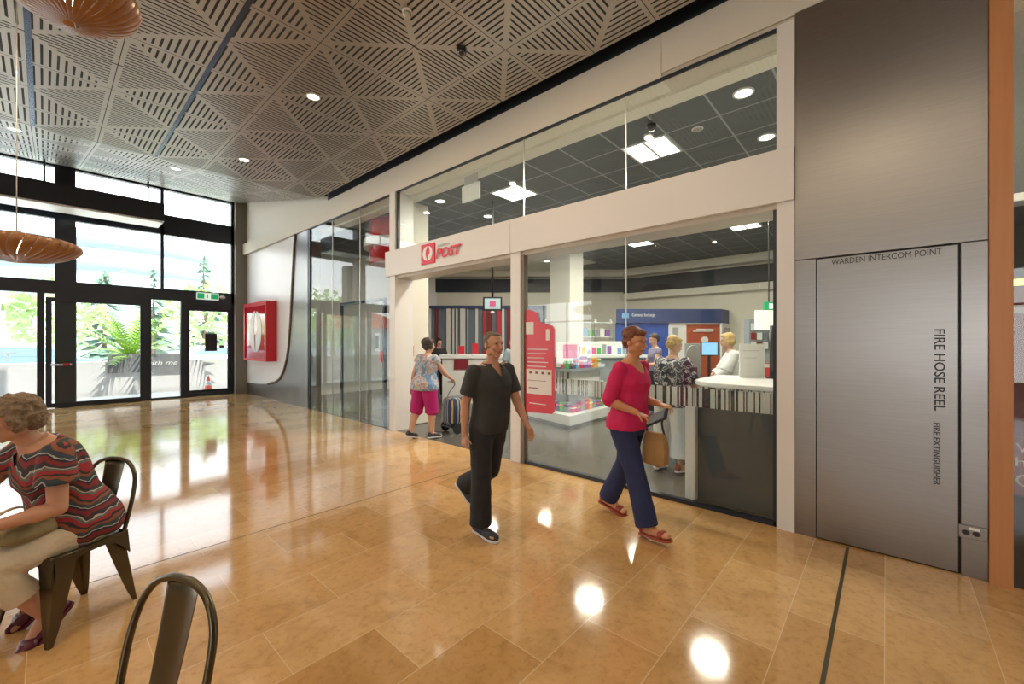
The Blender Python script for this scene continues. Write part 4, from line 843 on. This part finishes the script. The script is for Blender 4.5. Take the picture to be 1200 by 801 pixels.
def person(label, loc, rz, S=1.7, skin='skin', build=1.0, lean=0.0, chest_lean=None, legs=None, arms=None, head=(0,0), curl=.7, fem=True, voxel=.006, seat=None, twist=0.0, belly=0.0):
    """root at the ground; legs: [(thigh fwd deg, knee deg, outward deg, foot pitch)] right, left; arms: [(fwd deg, out deg, elbow deg, inward twist deg)] right, left"""
    root = thing('person', label, 'person', loc, rz); J = {'S': S, 'root': root}
    X, Y, Z = V((1,0,0)), V((0,1,0)), V((0,0,1))
    cl = lean if chest_lean is None else chest_lean
    hz = .515*S; P = V((0,0,0))
    up0 = V((0, sin(radians(lean)), cos(radians(lean)))); up1 = V((0, sin(radians(cl)), cos(radians(cl))))
    fw0 = V((0, up0.z, -up0.y)); fw1 = V((0, up1.z, -up1.y))
    def spine(t):       # t in units of S along the spine from the hip line
        w_ = min(max(t/.30, 0), 1); n = 12; p = V((0,0,0))
        if t <= 0: return up0*t*S
        for i in range(n):
            tt = t*(i+.5)/n; q = min(max(tt/.28, 0), 1); p += (up0*(1-q)+up1*q).normalized()*(t*S/n)
        return p
    def frame(t):
        q = min(max(t/.28, 0), 1); u = (up0*(1-q)+up1*q).normalized(); a = radians(twist)*q; f = V((0, u.z, -u.y)); r = X*cos(a)+f*sin(a)*1.0; return u, r, u.cross(r)
    J['spine'] = spine; J['frame'] = frame
    prof = [(-.05,.080,.060,0),(-.02,.098,.068,-.004),(.02,.102,.070,-.004),(.07,.092,.063,0),(.12,.080,.058,.004),(.17,.084,.062,.004),(.22,.092,.068,.004),(.262,.094,.064,0),(.292,.082,.051,-.004),(.315,.055,.040,-.006),(.335,.034,.034,-.004)]
    if not fem: prof = [(-.05,.078,.058,0),(-.02,.090,.064,0),(.02,.093,.066,0),(.07,.088,.063,.002),(.12,.086,.063,.004),(.17,.092,.067,.004),(.22,.100,.072,.004),(.262,.102,.066,0),(.292,.088,.053,-.004),(.315,.058,.042,-.006),(.335,.038,.036,-.004)]
    def torso_rings(off, t0=-9, t1=9, flare=0.0):
        rs = []
        for t, hw, hd, fs_ in prof:
            if t < t0 or t > t1: continue
            u, r, f = frame(t); b_ = belly*math.exp(-((t-.10)/.07)**2)
            bust = (.012 if fem else .004)*math.exp(-((t-.225)/.03)**2)
            fl = flare*max(0, (.12-t)/.15)
            rs.append(ring_at(spine(t)+f*(fs_+b_*.5+bust*.5)*S, r, f, hw*S*build+off+fl, (hd*build+b_*.5+bust*.5)*S+off+fl))
        return rs
    J['torso'] = torso_rings
    B = MB(); B.loft(torso_rings(0))
    # head
    un, rn, fn_ = frame(.34); nb = spine(.33); hc = nb+un*.045*S+fn_*.012*S; yaw, pitch = map(radians, head)
    upn = (un*.55+Z*.45).normalized()
    hc = nb+upn*.092*S+fn_*.016*S
    base = Matrix.Rotation(-yaw, 3, 'Z') @ Matrix.Rotation(-pitch, 3, 'X')
    k = S/1.75*1.06; J['hc'] = hc; J['hR'] = base; J['hk'] = k
    def H(x, y, z): return hc+base @ V((x*k, y*k, z*k))
    J['H'] = H; er = lambda *r: tuple(q*k for q in r)
    B.cap(nb-un*.02*S, .034*S, hc-V((0,0,.03)), .031*S)
    B.ell(H(0,-.012,.025), er(.073,.092,.082), base, 20, 14); B.ell(H(0,.028,-.035), er(.056,.056,.072), base); B.ell(H(0,.056,-.088), er(.024,.022,.020), base)
    B.cap(H(0,.082,.018), .007*k, H(0,.104,-.022), .0125*k); B.ell(H(.009,.094,-.026), er(.008,.010,.007), base); B.ell(H(-.009,.094,-.026), er(.008,.010,.007), base)
    for sx in (-1, 1):
        B.ell(H(sx*.028,.074,.032), er(.020,.012,.008), base); B.ell(H(sx*.036,.056,-.022), er(.022,.024,.022), base); B.ell(H(sx*.076,-.008,-.008), er(.009,.018,.030), base); B.ell(H(sx*.046,.0,-.06), er(.020,.035,.03), base)
    B.ell(H(0,.083,-.050), er(.022,.010,.006), base); B.ell(H(0,.080,-.061), er(.019,.010,.006), base)
    # legs
    J['leg'] = []
    legs = legs or [(0,0,3,0),(0,0,3,0)]
    for i, (a, kn, out, fp) in enumerate(legs):
        sx = 1 if i == 0 else -1; hip = X*sx*.052*S*build-up0*.01*S
        a_, o_ = radians(a), radians(out)*sx
        d1 = V((sin(o_)*cos(a_), sin(a_), -cos(a_)*cos(o_))); b_ = radians(a-kn); o2 = o_*.6
        d2 = V((sin(o2)*cos(b_), sin(b_), -cos(b_)*cos(o2)))
        kne = hip+d1*.240*S; ank = kne+d2*.235*S; fpr = radians(fp); fd = V((sx*.10, cos(fpr), sin(fpr))).normalized(); fu = X.cross(fd)
        if fu.z < 0: fu = -fu
        heel = ank-fu*.022*S-fd*.028*S; ball = ank-fu*.030*S+fd*.078*S; toe = ball+fd*.030*S
        J['leg'].append(dict(hip=hip, knee=kne, ankle=ank, heel=heel, ball=ball, toe=toe, fd=fd, fu=fu))
        q = build
        B.cap(hip, .052*S*q, kne, .033*S*q); B.cap(kne, .032*S*q, kne+d2*.07*S+V((0,-.004*S,0)), .034*S*q); B.cap(kne+d2*.06*S+V((0,-.004*S,0)), .034*S*q, ank, .0195*S*q)
        B.cap(ank, .020*S, heel, .018*S); B.cap(ank, .019*S, ball, .017*S); B.cap(heel, .017*S, ball, .017*S); B.cap(ball, .018*S, toe, .013*S)
        B.cap(ball+X*.012*S, .013*S, toe+X*.010*S, .011*S); B.cap(ball-X*.012*S, .013*S, toe-X*.010*S, .011*S)
    # arms
    J['arm'] = []
    arms = arms or [(0,8,10,0),(0,8,10,0)]
    for i, arm in enumerate(arms):
        a, out, el, tw = arm[:4]; cu_ = arm[4] if len(arm) > 4 else curl
        sx = 1 if i == 0 else -1; u, r, f = frame(.29); sh_ = spine(.287)+r*sx*(.100 if fem else .112)*S*(.6+.4*build)
        a_, o_ = radians(a), radians(out)
        d1 = (-Z*cos(a_)*cos(o_)+f*sin(a_)+r*sx*sin(o_)*cos(a_)).normalized()
        # forearm turns about the sideways axis, with an inward swing
        b_ = radians(a+el); t_ = radians(tw)
        d2 = (-Z*cos(b_)+f*sin(b_)*cos(t_)-r*sx*sin(t_)*abs(sin(b_))+r*sx*sin(o_)*.5*max(0, cos(b_))).normalized()
        elb = sh_+d1*.170*S; wri = elb+d2*.148*S; q = .6+.4*build
        J['arm'].append(dict(sh=sh_, el=elb, wr=wri, d1=d1, d2=d2))
        B.ell(sh_-Z*.004, (.034*S*q, .034*S*q, .034*S*q)); B.cap(sh_, .031*S*q, elb, .0235*S*q); B.cap(elb, .0235*S*q, elb+d2*.05*S, .0245*S*q); B.cap(elb+d2*.045*S, .0245*S*q, wri, .0150*S)
        # hand: palm faces inward / down
        side = (Z.cross(d2)) if abs(d2.z) < .8 else f
        if abs(d2.z) < .8: side = side.normalized()*(-sx); pal = -Z-d2*(-Z).dot(d2)      # side = toward thumb
        else: side = (f-d2*f.dot(d2)).normalized(); pal = -r*sx-d2*(-r*sx).dot(d2)
        pal.normalize(); side = (side-pal*side.dot(pal)).normalized()
        hk = S/1.75; pc = wri+d2*.045*hk
        for m_ in range(4):
            o_s = (.030-.020*m_)*hk; B.cap(wri+d2*.012*hk+side*o_s*.6, .0125*hk, wri+d2*.085*hk+side*o_s, .0112*hk, 8)
        for m_, L_ in enumerate((.072,.080,.075,.058)):
            p = wri+d2*.086*hk+side*(.0315-.021*m_)*hk; sp_ = (.10-.07*m_); ang = 0.12
            for sgm in range(3):
                ang += cu_*(.45 if sgm == 0 else .6); dd_ = (d2*cos(ang)+pal*sin(ang)+side*sp_).normalized(); p2 = p+dd_*L_*hk*(.42,.32,.26)[sgm]; B.cap(p, (.0088-.0008*sgm)*hk, p2, (.0082-.0010*sgm)*hk, 8); p = p2
        p = wri+d2*.028*hk+side*.026*hk; dd_ = (d2*.62+side*.72+pal*.25).normalized(); p2 = p+dd_*.038*hk; B.cap(p, .0125*hk, p2, .0105*hk, 8); p3 = p2+(d2*.85+side*.25+pal*.35*(1+cu_)).normalized()*.034*hk; B.cap(p2, .0100*hk, p3, .0085*hk, 8)
        J['arm'][-1].update(side=side, pal=pal, grip=wri+d2*.085*hk+pal*.03*hk)
    if seat is not None: lift = seat
    else: lift = -min(min(l['heel'].z-.018*S, l['ball'].z-.018*S, l['toe'].z-.014*S) for l in J['leg'])
    lift += .012; J['lift'] = lift
    J['B'] = B; J['up0'] = up0; J['build'] = build; J['fem'] = fem; J['skin'] = skin; J['voxel'] = voxel
    me = bake(B, 'body', voxel, 2); me.transform(Matrix.Translation((0,0,lift))); J['body'] = put(me, 'body', skin, root)
    mb = MB()
    for sx in (-1, 1): mb.ell(H(sx*.029,.0785,.013), er(.0085,.0072,.0036), base, 10, 6); 
    mb.v = [p+V((0,0,lift)) for p in mb.v]; mb.build('eyes', 'eye_dark', root, True, local=True)
    mb = MB(); mb.ell(H(0,.090,-.050), er(.020,.0065,.0045), base, 12, 6); mb.ell(H(0,.0875,-.060), er(.017,.0065,.0045), base, 12, 6); mb.v = [p+V((0,0,lift)) for p in mb.v]; mb.build('lips', 'lip', root, True, local=True)
    return J
def wear(J, mb, name, m_, voxel=.010, it=3, amp=.004, sc=9.0, cut=None):
    seedv = V((random.random()*9, random.random()*9, 3)); lift = J['lift']
    me = bake(mb, name, voxel, it, (lambda p: amp*noise.noise(V((p.x*sc, p.y*sc, p.z*sc*1.3))+seedv)) if amp else None)
    me.transform(Matrix.Translation((0,0,lift))); return put(me, name, m_, J['root'], cut)
def frustum(mb, p0, r0, p1, r1, n=16, steps=3):
    p0, p1 = V(p0), V(p1); t = (p1-p0).normalized(); u = t.cross(V((0,1,0.01))).normalized(); w_ = t.cross(u); mb.loft([[p0.lerp(p1, s/steps)+(u*cos(2*pi*k/n)+w_*sin(2*pi*k/n))*(r0+(r1-r0)*s/steps) for k in range(n)] for s in range(steps+1)])
def shirt(J, name, m_, sleeve=.6, off=.012, hem=-.03, flare=.012, slr=.012, voxel=.009, cut=None, amp=.005, fore=None):
    mb = MB(); S = J['S']; mb.loft(J['torso'](off, hem, .325, flare)); q = .6+.4*J['build']
    for a in J['arm']:
        mb.ell(a['sh'], ((.031*q*S+off),)*3)
        if sleeve > 0:
            e = a['sh'].lerp(a['el'], min(sleeve, 1)); frustum(mb, a['sh'], .031*S*q+off, e, .028*S*q+off+slr)
            if fore: mb.ell(a['el'], ((.026*q*S+off),)*3); frustum(mb, a['el'], .026*S*q+off, a['el'].lerp(a['wr'], fore), .022*S*q+off+slr*.5)
    return wear(J, mb, name, m_, voxel, 9, amp, 9, cut)
def trousers(J, name, m_, length=1.0, off=.010, hem=.012, top=.07, flare=.0, voxel=.009, amp=.005, cut=None):
    mb = MB(); S = J['S']; q = J['build']; mb.loft(J['torso'](off*.8, -.06, top+.001))
    for l in J['leg']:
        mb.ell(l['hip'], ((.053*q*S+off),)*3)
        frustum(mb, l['hip'], .053*S*q+off, l['knee'] if length >= .5 else l['hip'].lerp(l['knee'], length*2), (.036*S*q+off+flare*.6) if length >= .5 else (.045*S*q+off+flare))
        if length >= .5:
            mb.ell(l['knee'], ((.036*q*S+off+flare*.6),)*3); e = l['knee'].lerp(l['ankle'], min((length-.5)*2, 1.06)); 
            if length > .52: frustum(mb, l['knee'], .036*S*q+off+flare*.6, e, .026*S*q+off+hem+flare)
    return wear(J, mb, name, m_, voxel, 3, amp, 10, cut)
def shoe(J, l, m_, sole, kind='sneaker'):
    S = J['S']; root = J['root']; mb = MB(); o = V((0,0,J['lift']-.004)); fd, fu = l['fd'], l['fu']; sd = fd.cross(fu)
    mid = l['heel'].lerp(l['ball'], .5)
    if kind == 'sneaker':
        mb.ell(l['heel']+fu*.010*S, (.026*S,.026*S,.028*S)); mb.cap(l['heel']+fu*.006*S, .026*S, l['ball']+fu*.0*S, .026*S); mb.cap(l['ball'], .027*S, l['toe']-fd*.004, .021*S); mb.cap(l['ankle']-fu*.008*S, .025*S, mid+fu*.006*S, .026*S)
        me = bake(mb, 'shoe', .006, 2); me.transform(Matrix.Translation(o)); sh_ = put(me, 'shoe', m_, root)
    else:
        mb.cap(l['ball']+fu*.004*S-sd*.008*S, .0205*S, l['ball']+fu*.004*S+sd*.008*S, .0205*S); mb.cap(l['heel']+fu*.012*S, .0235*S, l['heel']+fu*.02*S, .022*S) if kind == 'sandal' else mb.cap(l['heel'], .0225*S, l['toe'], .018*S)
        me = bake(mb, 'shoe', .006, 1); me.transform(Matrix.Translation(o)); sh_ = put(me, 'shoe', m_, root)
    ms = MB(); rings = []; pts = [(l['heel']-fd*.024*S, .010), (l['heel']-fd*.012*S, .022), (l['heel']+fd*.01*S, .024), (mid, .022), (l['ball'], .028), (l['toe'], .024), (l['toe']+fd*.018*S, .010)]
    for p, w_ in pts:
        b_ = p+V((0,0,0)); low = -fu*(.021*S); rings.append([b_+sd*w_*S+low, b_-sd*w_*S+low, b_-sd*w_*S+low+fu*.011*S, b_+sd*w_*S+low+fu*.011*S])
    ms.loft(rings); ms.v = [p+o+V((0,0,0)) for p in ms.v]
    s_ = ms.build('sole', sole, sh_, local=True, bevel=.003); return sh_
def hair(J, parts, m_, voxel=.007, amp=.006, sc=40, it=1, cut=None):
    mb = MB(); k = J['hk']
    for c, r in parts: mb.ell(J['H'](*c), tuple(q*k for q in r), J['hR'], 18, 12)
    lift = J['lift']; me = bake(mb, 'hair', voxel, it, lambda p: amp*(noise.noise(V((p.x*sc, p.y*sc, p.z*sc)))+.5*noise.noise(V((p.x*sc*2.3, p.y*sc*2.3, p.z*sc*2.3)))))
    me.transform(Matrix.Translation((0,0,lift))); return put(me, 'hair', m_, J['root'], cut)
SHORT = [((0,-.028,.052),(.081,.090,.072)),((0,-.065,.0),(.070,.052,.070)),((0,.035,.088),(.050,.045,.022)),((.066,-.02,.02),(.016,.034,.035)),((-.066,-.02,.02),(.016,.034,.035))]
SHORTM = [((0,-.030,.045),(.078,.086,.070)),((0,-.062,-.005),(.066,.045,.062)),((0,.022,.085),(.045,.04,.018)),((.069,-.012,.012),(.010,.026,.03)),((-.069,-.012,.012),(.010,.026,.03))]
FULL = [((0,-.025,.058),(.092,.096,.078)),((0,-.058,.0),(.086,.062,.080)),((0,.040,.090),(.062,.046,.030)),((.074,-.005,.0),(.022,.040,.065)),((-.074,-.005,.0),(.022,.040,.065))]

# the man walking past the doorway
J = person('man in dark short-sleeved shirt and black trousers walking past the shop doorway', (2.52, 2.52, 0), heading(0.05,-1), 1.64, 'skin_tan', 1.06, 4, 3, legs=[(2,2,2,0),(-10,48,2,-38)], arms=[(-14,7,16,0,.9),(16,8,16,0,.9)], head=(12,2), fem=False, voxel=.006, belly=.02, twist=-8)
hair(J, SHORTM, 'hair_grey', amp=.004); z0 = J['lift']+J['spine'](.262).z; shirt(J, 'shirt', 'cloth_shirt_dark', .72, .014, -.03, .014, .010, cut=lambda p: p.y > .02 and p.z > z0 and abs(p.x-.01) < .006+(p.z-z0)*.5)
trousers(J, 'trousers', 'cloth_black', 1.0, .014, .022, .05, flare=.010)
mb = MB(); u, r, f = J['frame'](.32); c_ = J['spine'](.318)+V((0,0,J['lift'])); 
rings = []
for dz, ra in ((-.030,.066),(.016,.050),(.016,.046),(-.020,.060)): rings.append([c_+u*dz+(r*cos(a)+f*sin(a)*.95)*ra*J['S'] for a in [radians(q) for q in range(130, 411, 14)]])
mb.loft([list(x) for x in zip(*rings)]); mb.build('collar', 'cloth_shirt_dark', J['root'], True, local=True)
for l in J['leg']: shoe(J, l, 'sneaker_dark', 'sole_white')
MB().cap((0,0,0), .001, (0,0,.001), .001)
# watch-free wrists, plain buttons down the front
for q in range(5):
    p = J['spine'](.26-.045*q); u, r, f = J['frame'](.26-.045*q)
MAN = J

# the woman in magenta
J = person('woman in magenta top and navy trousers walking past the shop window holding a wallet', (3.42, 1.69, 0), heading(-.12,-1), 1.70, 'skin_warm', 1.08, 3, 5, legs=[(21,5,2,10),(-15,13,2,-12)], arms=[(-16,8,92,16,1.1),(-6,8,96,22,1.1)], head=(4,8), voxel=.006, belly=.012)
hair(J, SHORT+[((0,-.035,.06),(.090,.094,.072)),((0,.045,.085),(.055,.046,.028))], 'hair_auburn', amp=.009, sc=30)
shirt(J, 'blouse', 'cloth_magenta', 1.0, .010, -.03, .022, .007, cut=lambda p, J=J: (p.y > .02 and p.z > J['lift']+J['spine'](.262).z+(abs(p.x)/.085)**2*.07 and abs(p.x) < .085), fore=.12)
trousers(J, 'trousers', 'cloth_navy', 1.0, .012, .022, .04, flare=.012)
for l in J['leg']: shoe(J, l, 'leather_red', 'leather_red', 'sandal')
PK = J
def to_world(J, p): R = Matrix.Rotation(J['root'].rotation_euler.z, 4, 'Z'); return V(J['root'].location)+(R @ (p+V((0,0,J['lift']))))
g1 = to_world(J, J['arm'][0]['grip']); g2 = to_world(J, J['arm'][1]['grip']); gm = (g1+g2)/2; hd_ = V((-.12,-1,0)).normalized(); rt_ = V((-1,.12,0)).normalized()
wlt = thing('wallet', 'dark open wallet held in the hands of the woman in magenta', 'wallet', tuple(g1)); R_ = Matrix.Translation(g1+hd_*.04+V((0,0,.0))) @ Matrix.Rotation(heading(-.12,-1), 4, 'Z') @ Matrix.Rotation(radians(28), 4, 'X') @ Matrix.Rotation(radians(38), 4, 'Y')
MB().box(-.06,.06,-.03,.17,-.008,.008).xf(R_).build('cover', 'ink', wlt, bevel=.003); MB().box(-.05,.05,0,.15,.008,.013).xf(R_).build('inner_leaf', 'slate', wlt)
hb = thing('shoulder_bag', 'tan paper-like bag hanging from the arm of the woman in magenta', 'bag', (g2.x, g2.y, g2.z-.45))
bc = g2-hd_*.10+V((0,0,-.33)); bm_ = MB()
bm_.loft([[bc+hd_*(x*sx_)+rt_*(y*sy_)+V((0,0,z)) for x, y in ((-1,-1),(0,-1.25),(1,-1),(1,1),(0,1.25),(-1,1))] for z, sx_, sy_ in ((-.15,.08,.04),(-.13,.10,.05),(0,.105,.045),(.11,.09,.03),(.13,.08,.012))]); bm_.build('body', 'bag_tan', hb, True, bevel=.01)
MB().tube(smooth_path([bc+hd_*.08+V((0,0,.12)), bc+hd_*.06+V((0,0,.22)), g2+V((0,0,-.012)), bc-hd_*.06+V((0,0,.22)), bc-hd_*.08+V((0,0,.12))], 5), .009, 8).build('strap', 'ink', hb, True)

# the woman walking into the shop with a shopping trolley
J = person('woman in floral sleeveless top and berry pink knee shorts walking into the shop', (4.22, 5.72, 0), heading(1,.12), 1.60, 'skin', 1.28, 6, 8, legs=[(7,8,2,0),(-10,10,2,-14)], arms=[(38,8,26,5,1.0),(-14,14,8,0,.6)], head=(14,2), voxel=.008, belly=.015)
hair(J, FULL+[((0,-.05,.06),(.105,.10,.085))], 'hair_dark', amp=.010, sc=28); shirt(J, 'top', 'cloth_floral', .32, .018, -.05, .035, .012); trousers(J, 'shorts', 'cloth_berry', .56, .022, .02, .03, flare=.022)
for l in J['leg']: shoe(J, l, 'sneaker_dark', 'sole_white')
gr = to_world(J, J['arm'][0]['grip'])
tl = thing('shopping_trolley', 'navy striped two wheeled shopping trolley pulled by the woman entering the shop', 'trolley', (4.92, 5.74, 0))
cB = V((4.92,5.74,0)); hx = V((.97,-.1,0)).normalized(); hy = V((.1,.97,0)).normalized()
MB().loft([[cB+hx*(a*sx_)+hy*(b*sx_)+V((0,0,z)) for a, b in ((-.19,-.15),(.19,-.15),(.21,0),(.19,.15),(-.19,.15),(-.21,0))] for z, sx_ in ((.13,.85),(.2,1),(.45,1.02),(.58,.98),(.62,.8))]).build('bag', 'bag_striped', tl, True, bevel=.01)
MB().tube(smooth_path([cB-hx*.18+V((0,0,.1)), cB-hx*.20+V((0,0,.6)), gr+V((.05,0,-.05)), gr+V((-.02,0,0)), gr+V((-.10,0,.01))], 5), .011, 8).build('handle', 'metal_grey', tl, True)
for s_ in (-1, 1): MB().loft([[cB-hx*.1+hy*(.19*s_+.015*q)+hx*.09*cos(2*pi*k/20)+V((0,0,.09+.09*sin(2*pi*k/20))) for k in range(20)] for q in (-1,1)]).build('wheel', 'rubber', tl)
MB().tube([cB-hx*.1-hy*.19+V((0,0,.09)), cB-hx*.1+hy*.19+V((0,0,.09))], .008, 8).build('axle', 'metal_grey', tl); MB().obox((cB.x,cB.y), hx*.2, hy*.15, .10, .13).build('base', 'black', tl)

# customer at the counter
J = person('blonde customer in black and white patterned top and white trousers at the desk', (5.20, 2.00, 0), heading(1,-.15), 1.63, 'skin', 1.12, 5, 8, legs=[(2,4,3,0),(-3,4,3,0)], arms=[(18,12,60,20,.8),(18,12,60,20,.8)], head=(25,18), voxel=.009, belly=.01)
hair(J, SHORT, 'hair_blond', amp=.007, sc=35); shirt(J, 'top', 'cloth_leafy', .95, .022, -.05, .03, .02); trousers(J, 'trousers', 'cloth_white', .88, .018, .03, .03, flare=.02)
for l in J['leg']: shoe(J, l, 'leather_red', 'sole_white', 'sandal')
# clerk
J = person('blonde clerk in white shirt and glasses working behind the desk', (*W(lat_at(870,6.5),6.6).xy, 0), heading(-.35,.90), 1.70, 'skin', 1.12, 10, 14, legs=[(0,0,3,0),(0,0,3,0)], arms=[(30,14,40,15,.8),(30,14,40,15,.8)], head=(6,4), voxel=.009, belly=.02)
hair(J, FULL, 'hair_blond', amp=.006, sc=30); shirt(J, 'shirt', 'cloth_white', .95, .022, -.05, .03, .02, fore=.5); trousers(J, 'trousers', 'cloth_black', 1.0, .014, .02, .04)
gl_ = MB(); H = J['H']
for s_ in (-1, 1): gl_.tube([H(s_*.030+.020*cos(a), .097, .012+.015*sin(a)) for a in [2*pi*q/14 for q in range(14)]], .002, 6, closed=True); gl_.tube([H(s_*.05,.096,.014), H(s_*.078,.0,.012)], .002, 6)
gl_.v = [p+V((0,0,J['lift'])) for p in gl_.v]; gl_.build('glasses', 'ink', J['root'], local=True)
for l in J['leg']: shoe(J, l, 'cloth_black', 'black')
# woman at the kiosk
J = person('woman in lilac sleeveless top and long dark skirt reading at the blue kiosk', (*W(lat_at(769,8.6),8.6).xy, 0), heading(-.75,.65), 1.72, 'skin', .95, 2, 3, arms=[(20,8,70,10,1.0),(20,8,70,10,1.0)], head=(0,18), voxel=.012)
hair(J, SHORT+[((0,-.10,.03),(.035,.035,.035))], 'hair_dark', amp=.003); shirt(J, 'top', 'cloth_purple', .25, .012, -.02, .01, .006, voxel=.012)
mb = MB(); S = J['S']; mb.loft([ring_at(V((0,0,z*S)), V((1,0,0)), V((0,1,0)), hw*S, hd*S) for z, hw, hd in ((.07,.09,.068),(.0,.108,.082),(-.15,.112,.09),(-.34,.12,.10),(-.42,.125,.105))]); wear(J, mb, 'skirt', 'cloth_black', .012)
for l in J['leg']: shoe(J, l, 'cloth_black', 'black')
gr = to_world(J, (J['arm'][0]['grip']+J['arm'][1]['grip'])/2); lf = thing('leaflet', 'pale leaflet held by the woman at the blue kiosk', 'leaflet', tuple(gr)); MB().box(-.10,.10,-.004,.004,-.02,.2).xf(Matrix.Translation(gr+V((0,0,.0))) @ Matrix.Rotation(heading(-.75,.65), 4, 'Z') @ Matrix.Rotation(radians(-35), 4, 'X')).build('sheet', 'paper', lf); MB().box(-.08,.08,.004,.006,.02,.18).xf(Matrix.Translation(gr) @ Matrix.Rotation(heading(-.75,.65), 4, 'Z') @ Matrix.Rotation(radians(-35), 4, 'X')).build('print', 'sky_blue', lf)
# staff member and customer at the far counter
J = person('staff member in dark uniform behind the far white counter, beside the cream column', (*W(lat_at(514,12.1),12.1).xy, 0), heading(-.3,-.9), 1.66, 'skin', 1.0, 2, 3, arms=[(15,8,50,10),(15,8,50,10)], head=(0,8), voxel=.013)
hair(J, FULL, 'hair_dark', amp=.004); shirt(J, 'shirt', 'cloth_black', .6, .014, -.03, .01, .01, voxel=.012); trousers(J, 'trousers', 'cloth_black', 1.0, .012, .02, .04, voxel=.012)
J = person('customer in pale grey-blue shirt half hidden behind the walking man', (*W(lat_at(603,9.9),9.9).xy, 0), heading(.1,1), 1.66, 'skin', 1.05, 2, 4, arms=[(20,10,55,10),(20,10,55,10)], head=(10,5), voxel=.013, fem=False)
hair(J, SHORTM, 'hair_grey', amp=.003); shirt(J, 'shirt', 'cloth_greyblue', .8, .018, -.03, .015, .015, voxel=.012); trousers(J, 'trousers', 'cloth_navy', 1.0, .012, .02, .04, voxel=.012)
for l in J['leg']: shoe(J, l, 'cloth_black', 'black')

# seated woman and the two chairs
CH = heading(-.83,-.56)
metal_chair((.085, 3.52, 0), CH, 'bare steel cafe chair the seated woman is sitting on')
metal_chair((.0465, 1.544, 0), 1.943, 'empty bare steel cafe chair, only its hooped back in view at the bottom left')
hx_, hy_ = -.83, -.56
J = person('woman with curly sandy hair in striped blouse and cream trousers sitting on the cafe chair', (.085+.07*.83, 3.52+.07*.56, 0), heading(-.95,-.32), 1.66, 'skin_tan', 1.14, 10, 30, legs=[(82,122,3,-45),(80,112,3,-40)], arms=[(62,14,40,4,.6),(2,8,112,4,.8)], head=(12,12), voxel=.006, seat=.535, belly=.03)
hair(J, FULL+[((0,-.085,.03),(.065,.04,.06)),((.03,.05,.085),(.04,.035,.03)),((-.03,.05,.085),(.04,.035,.03))], 'hair_sandy', voxel=.006, amp=.014, sc=32, it=0)
shirt(J, 'blouse', 'cloth_aztec', .55, .018, -.05, .03, .022, voxel=.008, cut=lambda p, J=J, z1=J['lift']+J['spine'](.25).z, y1=J['spine'](.25).y: p.y > y1+.03 and p.z > z1 and abs(p.x) < .01+(p.z-z1)*.5)
trousers(J, 'trousers', 'cloth_cream', .80, .010, .012, .05, flare=.006, voxel=.008, amp=.007)
for l in J['leg']: shoe(J, l, 'leather_wine', 'leather_wine', 'flat')
SW = J
th_ = (J['leg'][1]['hip']*.38+J['leg'][1]['knee']*.62); lapc = to_world(J, th_)+V((0,0,.105))
hg = thing('handbag', 'khaki and tan handbag with straps resting on the lap of the seated woman', 'bag', tuple(lapc)); hv = V((hx_,hy_,0)); sv = V((-hy_,hx_,0)); 
MB().loft([[lapc+hv*(x*a)+sv*(y*b)+V((0,0,z)) for x, y in ((-1,-.8),(-.4,-1),(.4,-1),(1,-.8),(1,.8),(.4,1),(-.4,1),(-1,.8))] for z, a, b in ((-.03,.10,.06),(0,.14,.085),(.05,.13,.075),(.075,.08,.03))]).build('body', 'bag_khaki', hg, True, bevel=.01)
MB().tube(smooth_path([lapc-hv*.12+V((0,0,.03))-sv*.1, lapc-hv*.04+V((0,0,.11))-sv*.12, lapc+hv*.08+V((0,0,.10))-sv*.1, lapc+hv*.16+V((0,0,.02))-sv*.1], 6), .012, 8, flat=.4).build('strap', 'cloth_cream', hg, True)
MB().tube(smooth_path([lapc-hv*.17+V((0,0,.0)), lapc-hv*.05+V((0,0,.10)), lapc+hv*.15+V((0,0,.03))], 6), .010, 8, flat=.4).build('strap', 'leather_wine', hg, True)
